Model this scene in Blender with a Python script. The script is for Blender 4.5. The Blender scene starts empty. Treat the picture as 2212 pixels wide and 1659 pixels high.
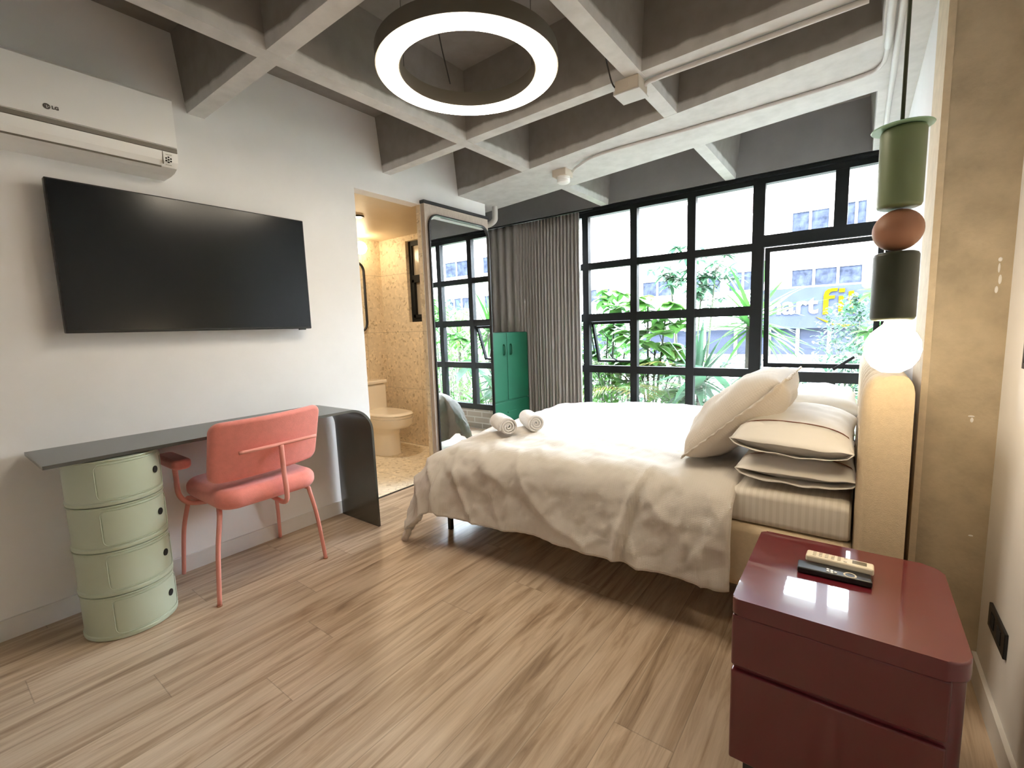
import bpy, bmesh, math, random
from mathutils import Vector, Matrix, noise

# ------------------------------------------------------------------ camera, world, sun, exposure
S = bpy.context.scene
COL = S.collection
CAM_P = Vector((0.0, 0.0, 1.2))
YAW, PITCH, ROLL, FPX = 0.64480979, -0.12005046, -0.03264586, 992.9
fw = Vector((-math.sin(YAW) * math.cos(PITCH), math.cos(YAW) * math.cos(PITCH), math.sin(PITCH)))
rt = Vector((math.cos(YAW), math.sin(YAW), 0))
up = rt.cross(fw)
r2 = rt * math.cos(ROLL) + up * math.sin(ROLL)
u2 = up * math.cos(ROLL) - rt * math.sin(ROLL)
cd = bpy.data.cameras.new('camera')
cam = bpy.data.objects.new('camera', cd)
COL.objects.link(cam)
cam.matrix_world = Matrix(((r2.x, u2.x, -fw.x, 0), (r2.y, u2.y, -fw.y, 0), (r2.z, u2.z, -fw.z, CAM_P.z), (0, 0, 0, 1)))
cd.sensor_width = 36.0
cd.lens = 36.0 * FPX / 2212.0
cd.clip_start = 0.02
cd.clip_end = 200
S.camera = cam
S.view_settings.view_transform = 'Standard'
S.view_settings.look = 'None'
S.view_settings.gamma = 1
S.view_settings.use_curve_mapping = False
S.view_settings.exposure = 2.05
S.cycles.max_bounces = 12
S.cycles.diffuse_bounces = 8
S.cycles.transparent_max_bounces = 16
S.cycles.sample_clamp_indirect = 8.0
S.cycles.caustics_reflective = False
S.cycles.caustics_refractive = False

SKY_STRENGTH = 12.0
SUN_STRENGTH = 6.0
RING_STRENGTH = 11.0
BULB_STRENGTH = 12.0
GLOBE_STRENGTH = 9.0
W = bpy.data.worlds.new('World')
S.world = W
W.use_nodes = True
bg = W.node_tree.nodes['Background']
bg.inputs[0].default_value = (0.78, 0.89, 1.0, 1)
bg.inputs[1].default_value = SKY_STRENGTH
sd = bpy.data.lights.new('sun', 'SUN')
sd.energy = SUN_STRENGTH
sd.angle = math.radians(3)
sd.color = (1.0, 0.95, 0.88)
sun = bpy.data.objects.new('sun', sd)
COL.objects.link(sun)
sun.rotation_euler = Vector((-0.35, 0.75, -1.0)).to_track_quat('-Z', 'Y').to_euler()
sun.location = (0, -4, 12)

# ------------------------------------------------------------------ materials
def nodes(name):
    m = bpy.data.materials.new(name)
    m.use_nodes = True
    nt = m.node_tree
    return m, nt, nt.nodes['Principled BSDF']

def mat(name, col, rough=0.6, metal=0.0, var=0.0, scale=8.0, bump=0.0, bscale=60.0, coat=0.0, spec=None, stretch=None, sheen=0.0):
    """plain procedural material: base colour with soft noise variation and a fine bump"""
    m, nt, b = nodes(name)
    b.inputs['Base Color'].default_value = (*col, 1)
    b.inputs['Roughness'].default_value = rough
    b.inputs['Metallic'].default_value = metal
    b.inputs['Coat Weight'].default_value = coat
    b.inputs['Coat Roughness'].default_value = 0.03
    if sheen:
        b.inputs['Sheen Weight'].default_value = sheen
    if spec is not None:
        b.inputs['Specular IOR Level'].default_value = spec
    tc = nt.nodes.new('ShaderNodeTexCoord')
    mp = nt.nodes.new('ShaderNodeMapping')
    nt.links.new(tc.outputs['Object'], mp.inputs[0])
    if stretch:
        mp.inputs['Scale'].default_value = stretch
    if var > 0:
        n = nt.nodes.new('ShaderNodeTexNoise')
        n.inputs['Scale'].default_value = scale
        n.inputs['Detail'].default_value = 6
        n.inputs['Roughness'].default_value = 0.6
        nt.links.new(mp.outputs[0], n.inputs['Vector'])
        cr = nt.nodes.new('ShaderNodeValToRGB')
        cr.color_ramp.elements[0].position = 0.3
        cr.color_ramp.elements[1].position = 0.7
        cr.color_ramp.elements[0].color = (*[c * (1 - var) for c in col], 1)
        cr.color_ramp.elements[1].color = (*[min(1, c * (1 + var)) for c in col], 1)
        nt.links.new(n.outputs['Fac'], cr.inputs[0])
        nt.links.new(cr.outputs[0], b.inputs['Base Color'])
    if bump > 0:
        n2 = nt.nodes.new('ShaderNodeTexNoise')
        n2.inputs['Scale'].default_value = bscale
        n2.inputs['Detail'].default_value = 4
        nt.links.new(mp.outputs[0], n2.inputs['Vector'])
        bp = nt.nodes.new('ShaderNodeBump')
        bp.inputs['Strength'].default_value = bump
        bp.inputs['Distance'].default_value = 0.004
        nt.links.new(n2.outputs['Fac'], bp.inputs['Height'])
        nt.links.new(bp.outputs[0], b.inputs['Normal'])
    return m

def emit(name, col, strength):
    m = bpy.data.materials.new(name)
    m.use_nodes = True
    nt = m.node_tree
    nt.nodes.clear()
    e = nt.nodes.new('ShaderNodeEmission')
    e.inputs[0].default_value = (*col, 1)
    e.inputs[1].default_value = strength
    o = nt.nodes.new('ShaderNodeOutputMaterial')
    nt.links.new(e.outputs[0], o.inputs[0])
    return m

def glass(name, tint=(1, 1, 1), refl=1.0, rough=0.0):
    m = bpy.data.materials.new(name)
    m.use_nodes = True
    nt = m.node_tree
    nt.nodes.clear()
    o = nt.nodes.new('ShaderNodeOutputMaterial')
    t = nt.nodes.new('ShaderNodeBsdfTransparent')
    t.inputs[0].default_value = (*tint, 1)
    g = nt.nodes.new('ShaderNodeBsdfGlossy')
    g.inputs['Roughness'].default_value = rough
    f = nt.nodes.new('ShaderNodeLayerWeight')      # facing term, the same from both sides of the pane
    f.inputs[0].default_value = 0.5
    pw = nt.nodes.new('ShaderNodeMath')
    pw.operation = 'POWER'
    pw.inputs[1].default_value = 5.0
    mu = nt.nodes.new('ShaderNodeMath')
    mu.operation = 'MULTIPLY_ADD'
    mu.inputs[1].default_value = 0.8 * refl
    mu.inputs[2].default_value = 0.03
    mx = nt.nodes.new('ShaderNodeMixShader')
    nt.links.new(f.outputs['Facing'], pw.inputs[0])
    nt.links.new(pw.outputs[0], mu.inputs[0])
    nt.links.new(mu.outputs[0], mx.inputs[0])
    nt.links.new(t.outputs[0], mx.inputs[1])
    nt.links.new(g.outputs[0], mx.inputs[2])
    nt.links.new(mx.outputs[0], o.inputs[0])
    return m

def wood_floor():
    m, nt, b = nodes('oak_plank_floor')
    N, L = nt.nodes, nt.links
    geo = N.new('ShaderNodeNewGeometry')
    sep = N.new('ShaderNodeSeparateXYZ')
    L.new(geo.outputs['Position'], sep.inputs[0])
    # planks run along y, 0.18 wide, 1.22 long
    def math_(op, a, bb=None, c=None):
        n = N.new('ShaderNodeMath')
        n.operation = op
        for i, v in enumerate((a, bb, c)):
            if v is None:
                continue
            if isinstance(v, (int, float)):
                n.inputs[i].default_value = v
            else:
                L.new(v, n.inputs[i])
        return n.outputs[0]
    px = math_('DIVIDE', sep.outputs['X'], 0.18)
    ix = math_('FLOOR', px)
    fx = math_('FRACT', px)
    wn = N.new('ShaderNodeTexWhiteNoise')
    wn.noise_dimensions = '1D'
    L.new(ix, wn.inputs['W'])
    py = math_('ADD', math_('DIVIDE', sep.outputs['Y'], 1.22), wn.outputs['Value'])
    iy = math_('FLOOR', py)
    fy = math_('FRACT', py)
    cmb = N.new('ShaderNodeCombineXYZ')
    L.new(ix, cmb.inputs[0]); L.new(iy, cmb.inputs[1])
    wn2 = N.new('ShaderNodeTexWhiteNoise')
    wn2.noise_dimensions = '2D'
    L.new(cmb.outputs[0], wn2.inputs['Vector'])
    # grain coordinates, stretched along y and shifted per plank
    sc = N.new('ShaderNodeCombineXYZ')
    L.new(math_('MULTIPLY', sep.outputs['X'], 22.0), sc.inputs[0])
    L.new(math_('ADD', math_('MULTIPLY', sep.outputs['Y'], 1.6), math_('MULTIPLY', wn2.outputs['Value'], 40.0)), sc.inputs[1])
    L.new(math_('MULTIPLY', wn2.outputs['Value'], 9.0), sc.inputs[2])
    n1 = N.new('ShaderNodeTexNoise')
    n1.inputs['Scale'].default_value = 1.0
    n1.inputs['Detail'].default_value = 7
    n1.inputs['Roughness'].default_value = 0.62
    n1.inputs['Distortion'].default_value = 1.0
    L.new(sc.outputs[0], n1.inputs['Vector'])
    sc2 = N.new('ShaderNodeCombineXYZ')
    L.new(math_('MULTIPLY', sep.outputs['X'], 150.0), sc2.inputs[0])
    L.new(math_('MULTIPLY', sep.outputs['Y'], 6.0), sc2.inputs[1])
    n2 = N.new('ShaderNodeTexNoise')
    n2.inputs['Scale'].default_value = 1.0
    n2.inputs['Detail'].default_value = 3
    L.new(sc2.outputs[0], n2.inputs['Vector'])
    cr = N.new('ShaderNodeValToRGB')
    e = cr.color_ramp.elements
    e[0].position = 0.24; e[0].color = (0.18, 0.115, 0.07, 1)
    e[1].position = 0.72; e[1].color = (0.63, 0.51, 0.385, 1)
    x = cr.color_ramp.elements.new(0.42); x.color = (0.40, 0.29, 0.195, 1)
    x = cr.color_ramp.elements.new(0.54); x.color = (0.53, 0.41, 0.30, 1)
    L.new(n1.outputs['Fac'], cr.inputs[0])
    hs = N.new('ShaderNodeHueSaturation')
    L.new(cr.outputs[0], hs.inputs['Color'])
    val = math_('ADD', math_('MULTIPLY', wn2.outputs['Value'], 0.16), 0.92)
    fine = math_('ADD', math_('MULTIPLY', n2.outputs['Fac'], 0.26), 0.87)
    v = math_('MULTIPLY', val, fine)
    # plank joints
    ex = math_('MINIMUM', fx, math_('SUBTRACT', 1.0, fx))
    ey = math_('MINIMUM', fy, math_('SUBTRACT', 1.0, fy))
    jx = math_('GREATER_THAN', ex, 0.008)
    jy = math_('GREATER_THAN', ey, 0.0012)
    j = math_('ADD', math_('MULTIPLY', math_('MULTIPLY', jx, jy), 0.3), 0.7)
    L.new(math_('MULTIPLY', v, j), hs.inputs['Value'])
    L.new(hs.outputs[0], b.inputs['Base Color'])
    b.inputs['Roughness'].default_value = 0.38
    bp = N.new('ShaderNodeBump')
    bp.inputs['Strength'].default_value = 0.12
    bp.inputs['Distance'].default_value = 0.002
    L.new(n2.outputs['Fac'], bp.inputs['Height'])
    L.new(bp.outputs[0], b.inputs['Normal'])
    return m

def terrazzo(name, base, axis):
    m, nt, b = nodes(name)
    N, L = nt.nodes, nt.links
    geo = N.new('ShaderNodeNewGeometry')
    vo = N.new('ShaderNodeTexVoronoi')
    vo.inputs['Scale'].default_value = 44
    dn = N.new('ShaderNodeTexNoise')
    dn.inputs['Scale'].default_value = 18
    ad = N.new('ShaderNodeVectorMath'); ad.operation = 'MULTIPLY_ADD'
    ad.inputs[1].default_value = (0.06, 0.06, 0.06)
    L.new(geo.outputs['Position'], dn.inputs['Vector'])
    L.new(dn.outputs['Color'], ad.inputs[0])
    L.new(geo.outputs['Position'], ad.inputs[2])
    L.new(ad.outputs[0], vo.inputs['Vector'])
    cr = N.new('ShaderNodeValToRGB')
    cr.color_ramp.interpolation = 'CONSTANT'
    els = [(0.0, (0.34, 0.25, 0.14)), (0.045, (0.50, 0.40, 0.26)), (0.13, base), (0.62, tuple(c * 1.12 for c in base)), (0.86, tuple(min(1, c * 1.3) for c in base))]
    e = cr.color_ramp.elements
    e[0].position = els[0][0]; e[0].color = (*els[0][1], 1)
    e[1].position = els[1][0]; e[1].color = (*els[1][1], 1)
    for p, c in els[2:]:
        k = e.new(p); k.color = (*c, 1)
    sp = N.new('ShaderNodeSeparateColor')
    L.new(vo.outputs['Color'], sp.inputs[0])
    L.new(sp.outputs[0], cr.inputs[0])
    mx = N.new('ShaderNodeMix'); mx.data_type = 'RGBA'
    n = N.new('ShaderNodeTexNoise'); n.inputs['Scale'].default_value = 5; n.inputs['Detail'].default_value = 8
    L.new(geo.outputs['Position'], n.inputs['Vector'])
    L.new(n.outputs['Fac'], mx.inputs[0])
    mx.inputs[6].default_value = (*base, 1)
    L.new(cr.outputs[0], mx.inputs[7])
    # tile joints every 0.6 m in height and 0.6 m sideways
    sx = N.new('ShaderNodeSeparateXYZ'); L.new(geo.outputs['Position'], sx.inputs[0])
    outs = []
    for ax in axis:
        d = N.new('ShaderNodeMath'); d.operation = 'DIVIDE'; d.inputs[1].default_value = 0.6
        L.new(sx.outputs[ax], d.inputs[0])
        f = N.new('ShaderNodeMath'); f.operation = 'FRACT'; L.new(d.outputs[0], f.inputs[0])
        g = N.new('ShaderNodeMath'); g.operation = 'GREATER_THAN'; g.inputs[1].default_value = 0.006
        L.new(f.outputs[0], g.inputs[0]); outs.append(g.outputs[0])
    mm = N.new('ShaderNodeMath'); mm.operation = 'MULTIPLY'
    L.new(outs[0], mm.inputs[0]); L.new(outs[1], mm.inputs[1])
    m2 = N.new('ShaderNodeMix'); m2.data_type = 'RGBA'
    L.new(mm.outputs[0], m2.inputs[0])
    m2.inputs[6].default_value = (*[c * 0.6 for c in base], 1)
    L.new(mx.outputs[2], m2.inputs[7])
    L.new(m2.outputs[2], b.inputs['Base Color'])
    b.inputs['Roughness'].default_value = 0.45
    return m

def brick(name, c1, c2, mortar, scale=1.0, axes=('X', 'Z'), bw=0.24, bh=0.07):
    m, nt, b = nodes(name)
    N, L = nt.nodes, nt.links
    geo = N.new('ShaderNodeNewGeometry')
    sx = N.new('ShaderNodeSeparateXYZ'); L.new(geo.outputs['Position'], sx.inputs[0])
    cb = N.new('ShaderNodeCombineXYZ')
    L.new(sx.outputs[axes[0]], cb.inputs[0]); L.new(sx.outputs[axes[1]], cb.inputs[1])
    br = N.new('ShaderNodeTexBrick')
    br.inputs['Color1'].default_value = (*c1, 1)
    br.inputs['Color2'].default_value = (*c2, 1)
    br.inputs['Mortar'].default_value = (*mortar, 1)
    br.inputs['Scale'].default_value = scale
    br.inputs['Brick Width'].default_value = bw
    br.inputs['Row Height'].default_value = bh
    br.inputs['Mortar Size'].default_value = 0.008
    L.new(cb.outputs[0], br.inputs['Vector'])
    L.new(br.outputs['Color'], b.inputs['Base Color'])
    b.inputs['Roughness'].default_value = 0.85
    bp = N.new('ShaderNodeBump'); bp.inputs['Strength'].default_value = 0.4; bp.inputs['Distance'].default_value = 0.01
    bp.invert = True
    L.new(br.outputs['Fac'], bp.inputs['Height']); L.new(bp.outputs[0], b.inputs['Normal'])
    return m

def fabric_grid(name, col, px=0.012, py=0.012, strength=0.5, var=0.04, dist=0.003):
    """woven or puckered cloth: small grid bump over UV"""
    m, nt, b = nodes(name)
    N, L = nt.nodes, nt.links
    b.inputs['Base Color'].default_value = (*col, 1)
    b.inputs['Roughness'].default_value = 0.9
    b.inputs['Sheen Weight'].default_value = 0.15
    uv = N.new('ShaderNodeUVMap')
    w1 = N.new('ShaderNodeTexWave'); w1.wave_type = 'BANDS'; w1.bands_direction = 'X'
    w1.inputs['Scale'].default_value = 0.314 / px
    w1.inputs['Distortion'].default_value = 1.2; w1.inputs['Detail Scale'].default_value = 3
    w2 = N.new('ShaderNodeTexWave'); w2.wave_type = 'BANDS'; w2.bands_direction = 'Y'
    w2.inputs['Scale'].default_value = 0.314 / py
    w2.inputs['Distortion'].default_value = 1.6; w2.inputs['Detail Scale'].default_value = 3
    L.new(uv.outputs[0], w1.inputs['Vector']); L.new(uv.outputs[0], w2.inputs['Vector'])
    mu = N.new('ShaderNodeMath'); mu.operation = 'MULTIPLY'
    L.new(w1.outputs['Fac'], mu.inputs[0]); L.new(w2.outputs['Fac'], mu.inputs[1])
    bp = N.new('ShaderNodeBump'); bp.inputs['Strength'].default_value = strength; bp.inputs['Distance'].default_value = dist
    L.new(mu.outputs[0], bp.inputs['Height']); L.new(bp.outputs[0], b.inputs['Normal'])
    return m

def leaf_mat(name, c1, c2, trans=0.45):
    m = bpy.data.materials.new(name)
    m.use_nodes = True
    nt = m.node_tree
    N, L = nt.nodes, nt.links
    b = N['Principled BSDF']
    tc = N.new('ShaderNodeTexCoord')
    n = N.new('ShaderNodeTexNoise'); n.inputs['Scale'].default_value = 4; n.inputs['Detail'].default_value = 3
    L.new(tc.outputs['Object'], n.inputs['Vector'])
    cr = N.new('ShaderNodeValToRGB')
    cr.color_ramp.elements[0].position = 0.35; cr.color_ramp.elements[0].color = (*c1, 1)
    cr.color_ramp.elements[1].position = 0.65; cr.color_ramp.elements[1].color = (*c2, 1)
    L.new(n.outputs['Fac'], cr.inputs[0])
    L.new(cr.outputs[0], b.inputs['Base Color'])
    b.inputs['Roughness'].default_value = 0.4
    tr = N.new('ShaderNodeBsdfTranslucent')
    L.new(cr.outputs[0], tr.inputs[0])
    mx = N.new('ShaderNodeMixShader'); mx.inputs[0].default_value = trans
    L.new(b.outputs[0], mx.inputs[1]); L.new(tr.outputs[0], mx.inputs[2])
    L.new(mx.outputs[0], N['Material Output'].inputs[0])
    return m

M = {
    'wall': mat('white_plaster', (0.80, 0.79, 0.785), 0.75, var=0.03, scale=3, bump=0.05, bscale=120),
    'ceil': mat('painted_concrete', (0.68, 0.66, 0.645), 0.8, var=0.08, scale=5, bump=0.5, bscale=35),
    'column': mat('raw_concrete_column', (0.46, 0.385, 0.28), 0.85, var=0.16, scale=9, bump=0.4, bscale=60),
    'column_edge': mat('column_edge_plaster', (0.62, 0.52, 0.38), 0.85, var=0.1, scale=20, bump=0.4, bscale=60),
    'floor': wood_floor(),
    'base': mat('baseboard_paint', (0.72, 0.705, 0.69), 0.6, var=0.03),
    'terr_wall_y': terrazzo('terrazzo_tiles_far', (0.72, 0.62, 0.47), ('X', 'Z')),
    'terr_wall_x': terrazzo('terrazzo_tiles_side', (0.68, 0.58, 0.43), ('Y', 'Z')),
    'terr_floor': terrazzo('terrazzo_floor_tiles', (0.76, 0.68, 0.54), ('X', 'Y')),
    'bath_ceil': mat('bathroom_ceiling_paint', (0.60, 0.50, 0.36), 0.45, var=0.05, scale=3),
    'frame': mat('black_window_steel', (0.006, 0.0075, 0.0085), 0.5, var=0.1, scale=20, spec=0.25),
    'glass': glass('clear_glass'),
    'frost': mat('frosted_bathroom_glass', (0.42, 0.37, 0.30), 0.18),
    'mirror': mat('mirror_silver', (0.86, 0.88, 0.88), 0.0, metal=1.0),
    'black': mat('black_plastic', (0.012, 0.012, 0.013), 0.4),
    'tv': mat('television_screen', (0.006, 0.008, 0.010), 0.20, coat=0.0, spec=0.35),
    'white_plastic': mat('white_plastic', (0.88, 0.875, 0.86), 0.35),
    'ac_gap': mat('air_unit_groove', (0.20, 0.18, 0.15), 0.6),
    'logo': mat('logo_grey', (0.10, 0.09, 0.08), 0.5),
    'dark_hole': mat('hole_black', (0.01, 0.01, 0.01), 0.9),
    'desk': mat('desk_dark_lacquer', (0.024, 0.033, 0.030), 0.24, coat=0.0, spec=1.0, var=0.05),
    'sage': mat('sage_plastic', (0.50, 0.57, 0.45), 0.28, coat=0.25),
    'pink': mat('salmon_upholstery', (0.80, 0.265, 0.225), 0.85, var=0.05, scale=40, bump=0.25, bscale=260, sheen=0.3),
    'pink_metal': mat('salmon_powder_coat', (0.72, 0.30, 0.25), 0.45, var=0.04),
    'duvet': fabric_grid('duvet_seersucker', (0.61, 0.565, 0.51), 0.009, 0.0055, 0.35, dist=0.0015),
    'cushion': fabric_grid('cushion_seersucker', (0.60, 0.545, 0.48), 0.009, 0.0055, 0.35, dist=0.0015),
    'sheet': mat('white_cotton_sheet', (0.84, 0.80, 0.73), 0.8, var=0.02, scale=10, bump=0.3, bscale=30),
    'sheet_stripe': None,
    'pillow': mat('white_pillowcase', (0.70, 0.67, 0.63), 0.8, bump=0.25, bscale=14, sheen=0.1),
    'piping': mat('brown_piping', (0.16, 0.06, 0.035), 0.7),
    'bedframe': mat('beige_linen_upholstery', (0.56, 0.45, 0.31), 0.85, var=0.06, scale=60, bump=0.3, bscale=300),
    'towel': mat('white_terry', (0.74, 0.71, 0.69), 0.95, var=0.05, scale=90, bump=1.0, bscale=180, sheen=0.4),
    'burgundy': mat('burgundy_lacquer', (0.115, 0.007, 0.014), 0.32, coat=1.0, var=0.08, scale=3),
    'remote_white': mat('cream_remote_plastic', (0.74, 0.67, 0.52), 0.45),
    'remote_key': mat('pale_rubber_key', (0.62, 0.56, 0.46), 0.6),
    'lcd': mat('remote_lcd', (0.16, 0.14, 0.10), 0.25),
    'green_locker': mat('green_steel', (0.010, 0.125, 0.066), 0.42, var=0.05, scale=4),
    'curtain': mat('grey_linen_curtain', (0.40, 0.375, 0.36), 0.9, var=0.08, scale=120, stretch=(1, 1, 0.05), bump=0.2, bscale=300),
    'sage_metal': mat('sage_green_lacquer', (0.155, 0.20, 0.095), 0.38),
    'sage_disc': mat('pale_green_disc', (0.30, 0.48, 0.33), 0.35),
    'dark_green': mat('dark_green_lacquer', (0.030, 0.038, 0.022), 0.4),
    'terracotta': mat('brown_clay_ball', (0.33, 0.150, 0.080), 0.5, var=0.06, scale=10),
    'cord': mat('olive_cord', (0.035, 0.045, 0.02), 0.5),
    'wire': mat('black_cable', (0.015, 0.012, 0.01), 0.6),
    'conduit': mat('painted_conduit', (0.60, 0.575, 0.56), 0.5),
    'box': mat('painted_junction_box', (0.60, 0.53, 0.44), 0.5),
    'ring_body': mat('ring_dark_grey', (0.10, 0.085, 0.065), 0.5),
    'ring_light': emit('ring_diffuser_glow', (1.0, 0.87, 0.68), RING_STRENGTH),
    'bulb': emit('bulb_glow', (1.0, 0.80, 0.52), BULB_STRENGTH),
    'globe': emit('globe_glow', (1.0, 0.78, 0.48), GLOBE_STRENGTH),
    'spot': emit('spot_glow', (1.0, 0.84, 0.62), 420.0),
    'ceramic': mat('white_ceramic', (0.82, 0.76, 0.66), 0.12, coat=0.5),
    'wood_edge': mat('grey_panel_edge', (0.47, 0.40, 0.34), 0.7, var=0.15, scale=30, stretch=(6, 6, 1)),
    'pvc': mat('white_pvc', (0.55, 0.53, 0.50), 0.5),
    'sill_brick': brick('grey_brick_sill', (0.24, 0.21, 0.18), (0.33, 0.30, 0.26), (0.45, 0.43, 0.40), axes=('X', 'Z')),
    'facade': brick('facade_brick', (0.34, 0.27, 0.24), (0.5, 0.44, 0.40), (0.5, 0.47, 0.44), axes=('X', 'Z'), bw=0.42, bh=0.13),
    'facade_red': brick('facade_red_brick', (0.040, 0.021, 0.018), (0.060, 0.036, 0.031), (0.07, 0.056, 0.052), axes=('X', 'Z'), bw=0.42, bh=0.13),
    'facade_white': mat('facade_render', (0.80, 0.80, 0.78), 0.8),
    'win_dark': mat('far_window_glass', (0.020, 0.024, 0.036), 0.6, var=0.6, scale=3, spec=0.0),
    'win_frame': mat('far_window_frame', (0.12, 0.125, 0.13), 0.6),
    'sign': mat('sign_haze_tint', (0.024, 0.029, 0.043), 0.9, var=0.12, scale=1.2, spec=0.0),  # veiling glare put into the dark board's colour as a bluish grey
    'sign_white': mat('sign_white', (0.5, 0.5, 0.5), 0.8),
    'sign_yellow': mat('sign_yellow', (0.055, 0.042, 0.0015), 0.8, spec=0.0),
    'shutter': mat('shutter_slate', (0.021, 0.025, 0.037), 0.9, var=0.35, scale=30, spec=0.0, stretch=(0.02, 0.02, 1)),
    'bark': mat('grey_bark', (0.05, 0.042, 0.03), 0.9, var=0.4, scale=12, bump=0.8, bscale=40),
    'stem': mat('green_stem', (0.028, 0.038, 0.018), 0.7),
    'soil': mat('planted_soil', (0.16, 0.16, 0.14), 0.95, var=0.5, scale=6),
    'asphalt': mat('asphalt', (0.22, 0.22, 0.22), 0.9, var=0.1, scale=4),
    'leafA': leaf_mat('leaf_green', (0.020, 0.075, 0.018), (0.052, 0.155, 0.028)),
    'leafB': leaf_mat('leaf_light', (0.038, 0.115, 0.022), (0.080, 0.195, 0.035)),
    'leafC': leaf_mat('leaf_blue', (0.022, 0.062, 0.034), (0.042, 0.115, 0.058)),
    'leafD': leaf_mat('leaf_golden', (0.05, 0.085, 0.012), (0.14, 0.10, 0.010)),
    'leafE': leaf_mat('leaf_far', (0.016, 0.042, 0.026), (0.034, 0.085, 0.046)),
}

def perforated():
    m, nt, b = nodes('perforated_block_wall')
    N, L = nt.nodes, nt.links
    geo = N.new('ShaderNodeNewGeometry')
    vo = N.new('ShaderNodeTexVoronoi'); vo.distance = 'CHEBYCHEV'; vo.inputs['Scale'].default_value = 5.5
    vo.inputs['Randomness'].default_value = 0.25
    L.new(geo.outputs['Position'], vo.inputs['Vector'])
    cr = N.new('ShaderNodeValToRGB'); cr.color_ramp.interpolation = 'CONSTANT'
    cr.color_ramp.elements[0].color = (0.012, 0.02, 0.022, 1)
    cr.color_ramp.elements[1].position = 0.24; cr.color_ramp.elements[1].color = (0.62, 0.70, 0.68, 1)
    L.new(vo.outputs['Distance'], cr.inputs[0]); L.new(cr.outputs[0], b.inputs['Base Color'])
    b.inputs['Roughness'].default_value = 0.8
    return m
M['perforated'] = perforated()
M['desk'].node_tree.nodes['Principled BSDF'].inputs['IOR'].default_value = 1.7


def striped():
    m, nt, b = nodes('striped_mattress_cover')
    N, L = nt.nodes, nt.links
    geo = N.new('ShaderNodeNewGeometry')
    w = N.new('ShaderNodeTexWave'); w.bands_direction = 'X'; w.inputs['Scale'].default_value = 0.314 / 0.022
    L.new(geo.outputs['Position'], w.inputs['Vector'])
    cr = N.new('ShaderNodeValToRGB')
    cr.color_ramp.elements[0].position = 0.45; cr.color_ramp.elements[0].color = (0.60, 0.55, 0.48, 1)
    cr.color_ramp.elements[1].position = 0.55; cr.color_ramp.elements[1].color = (0.66, 0.61, 0.54, 1)
    L.new(w.outputs['Fac'], cr.inputs[0]); L.new(cr.outputs[0], b.inputs['Base Color'])
    b.inputs['Roughness'].default_value = 0.6
    return m
M['sheet_stripe'] = striped()

# ------------------------------------------------------------------ helpers
def link(name, me, m, parent=None, smooth=False, angle=None):
    """link a mesh given in world coordinates, origin moved to the bottom centre of its box"""
    if len(me.vertices):
        xs = [v.co for v in me.vertices]
        lo = Vector([min(v[i] for v in xs) for i in range(3)])
        hi = Vector([max(v[i] for v in xs) for i in range(3)])
        o = Vector(((lo.x + hi.x) / 2, (lo.y + hi.y) / 2, lo.z))
        me.transform(Matrix.Translation(-o))
    else:
        o = Vector()
    ob = bpy.data.objects.new(name, me)
    COL.objects.link(ob)
    ms = m if isinstance(m, (list, tuple)) else [m]
    for x in ms:
        me.materials.append(x)
    if smooth:
        for p in me.polygons:
            p.use_smooth = True
        if angle:
            me.set_sharp_from_angle(angle=math.radians(angle))
            wn_ = ob.modifiers.new('normals', 'WEIGHTED_NORMAL')
            wn_.keep_sharp = True
    world_o = o
    if parent is not None:
        pw = Vector(parent['_o'])
        ob.parent = parent
        ob.location = world_o - pw
    else:
        ob.location = world_o
    ob['_o'] = tuple(world_o)
    return ob

def obj(name, bm, m, parent=None, smooth=False, angle=None):
    me = bpy.data.meshes.new(name)
    bmesh.ops.recalc_face_normals(bm, faces=bm.faces)
    bm.to_mesh(me)
    bm.free()
    return link(name, me, m, parent, smooth, angle)

def tag(o, label, cat, group=None, kind=None):
    o['label'] = label
    o['category'] = cat
    if group:
        o['group'] = group
    if kind:
        o['kind'] = kind
    return o

def thing(name, label, cat, loc, group=None):
    o = bpy.data.objects.new(name, None)
    COL.objects.link(o)
    o.empty_display_size = 0.1
    o.location = loc
    o['_o'] = tuple(loc)
    return tag(o, label, cat, group)

def struct(name, bm, m, parent=None, **k):
    o = obj(name, bm, m, parent, **k)
    if parent is None:
        o['kind'] = 'structure'
    return o

def B():
    return bmesh.new()

def box(bm, x0, x1, y0, y1, z0, z1, mi=0):
    vs = [bm.verts.new((x, y, z)) for x in (x0, x1) for y in (y0, y1) for z in (z0, z1)]
    fs = []
    for q in ((0, 1, 3, 2), (4, 6, 7, 5), (0, 4, 5, 1), (2, 3, 7, 6), (0, 2, 6, 4), (1, 5, 7, 3)):
        f = bm.faces.new([vs[i] for i in q])
        f.material_index = mi
        fs.append(f)
    return vs

def rbox(bm, x0, x1, y0, y1, z0, z1, r=0.01, seg=3, edges=None):
    """box with rounded edges"""
    t = bmesh.new()
    box(t, x0, x1, y0, y1, z0, z1)
    es = [e for e in t.edges if edges is None or edges(e)]
    bmesh.ops.bevel(t, geom=es, offset=r, segments=seg, profile=0.5, affect='EDGES')
    merge(bm, t)

def merge(bm, t, mat_=None):
    me = bpy.data.meshes.new('tmp')
    t.to_mesh(me)
    t.free()
    if mat_ is not None:
        me.transform(mat_)
    bm.from_mesh(me)
    bpy.data.meshes.remove(me)

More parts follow.
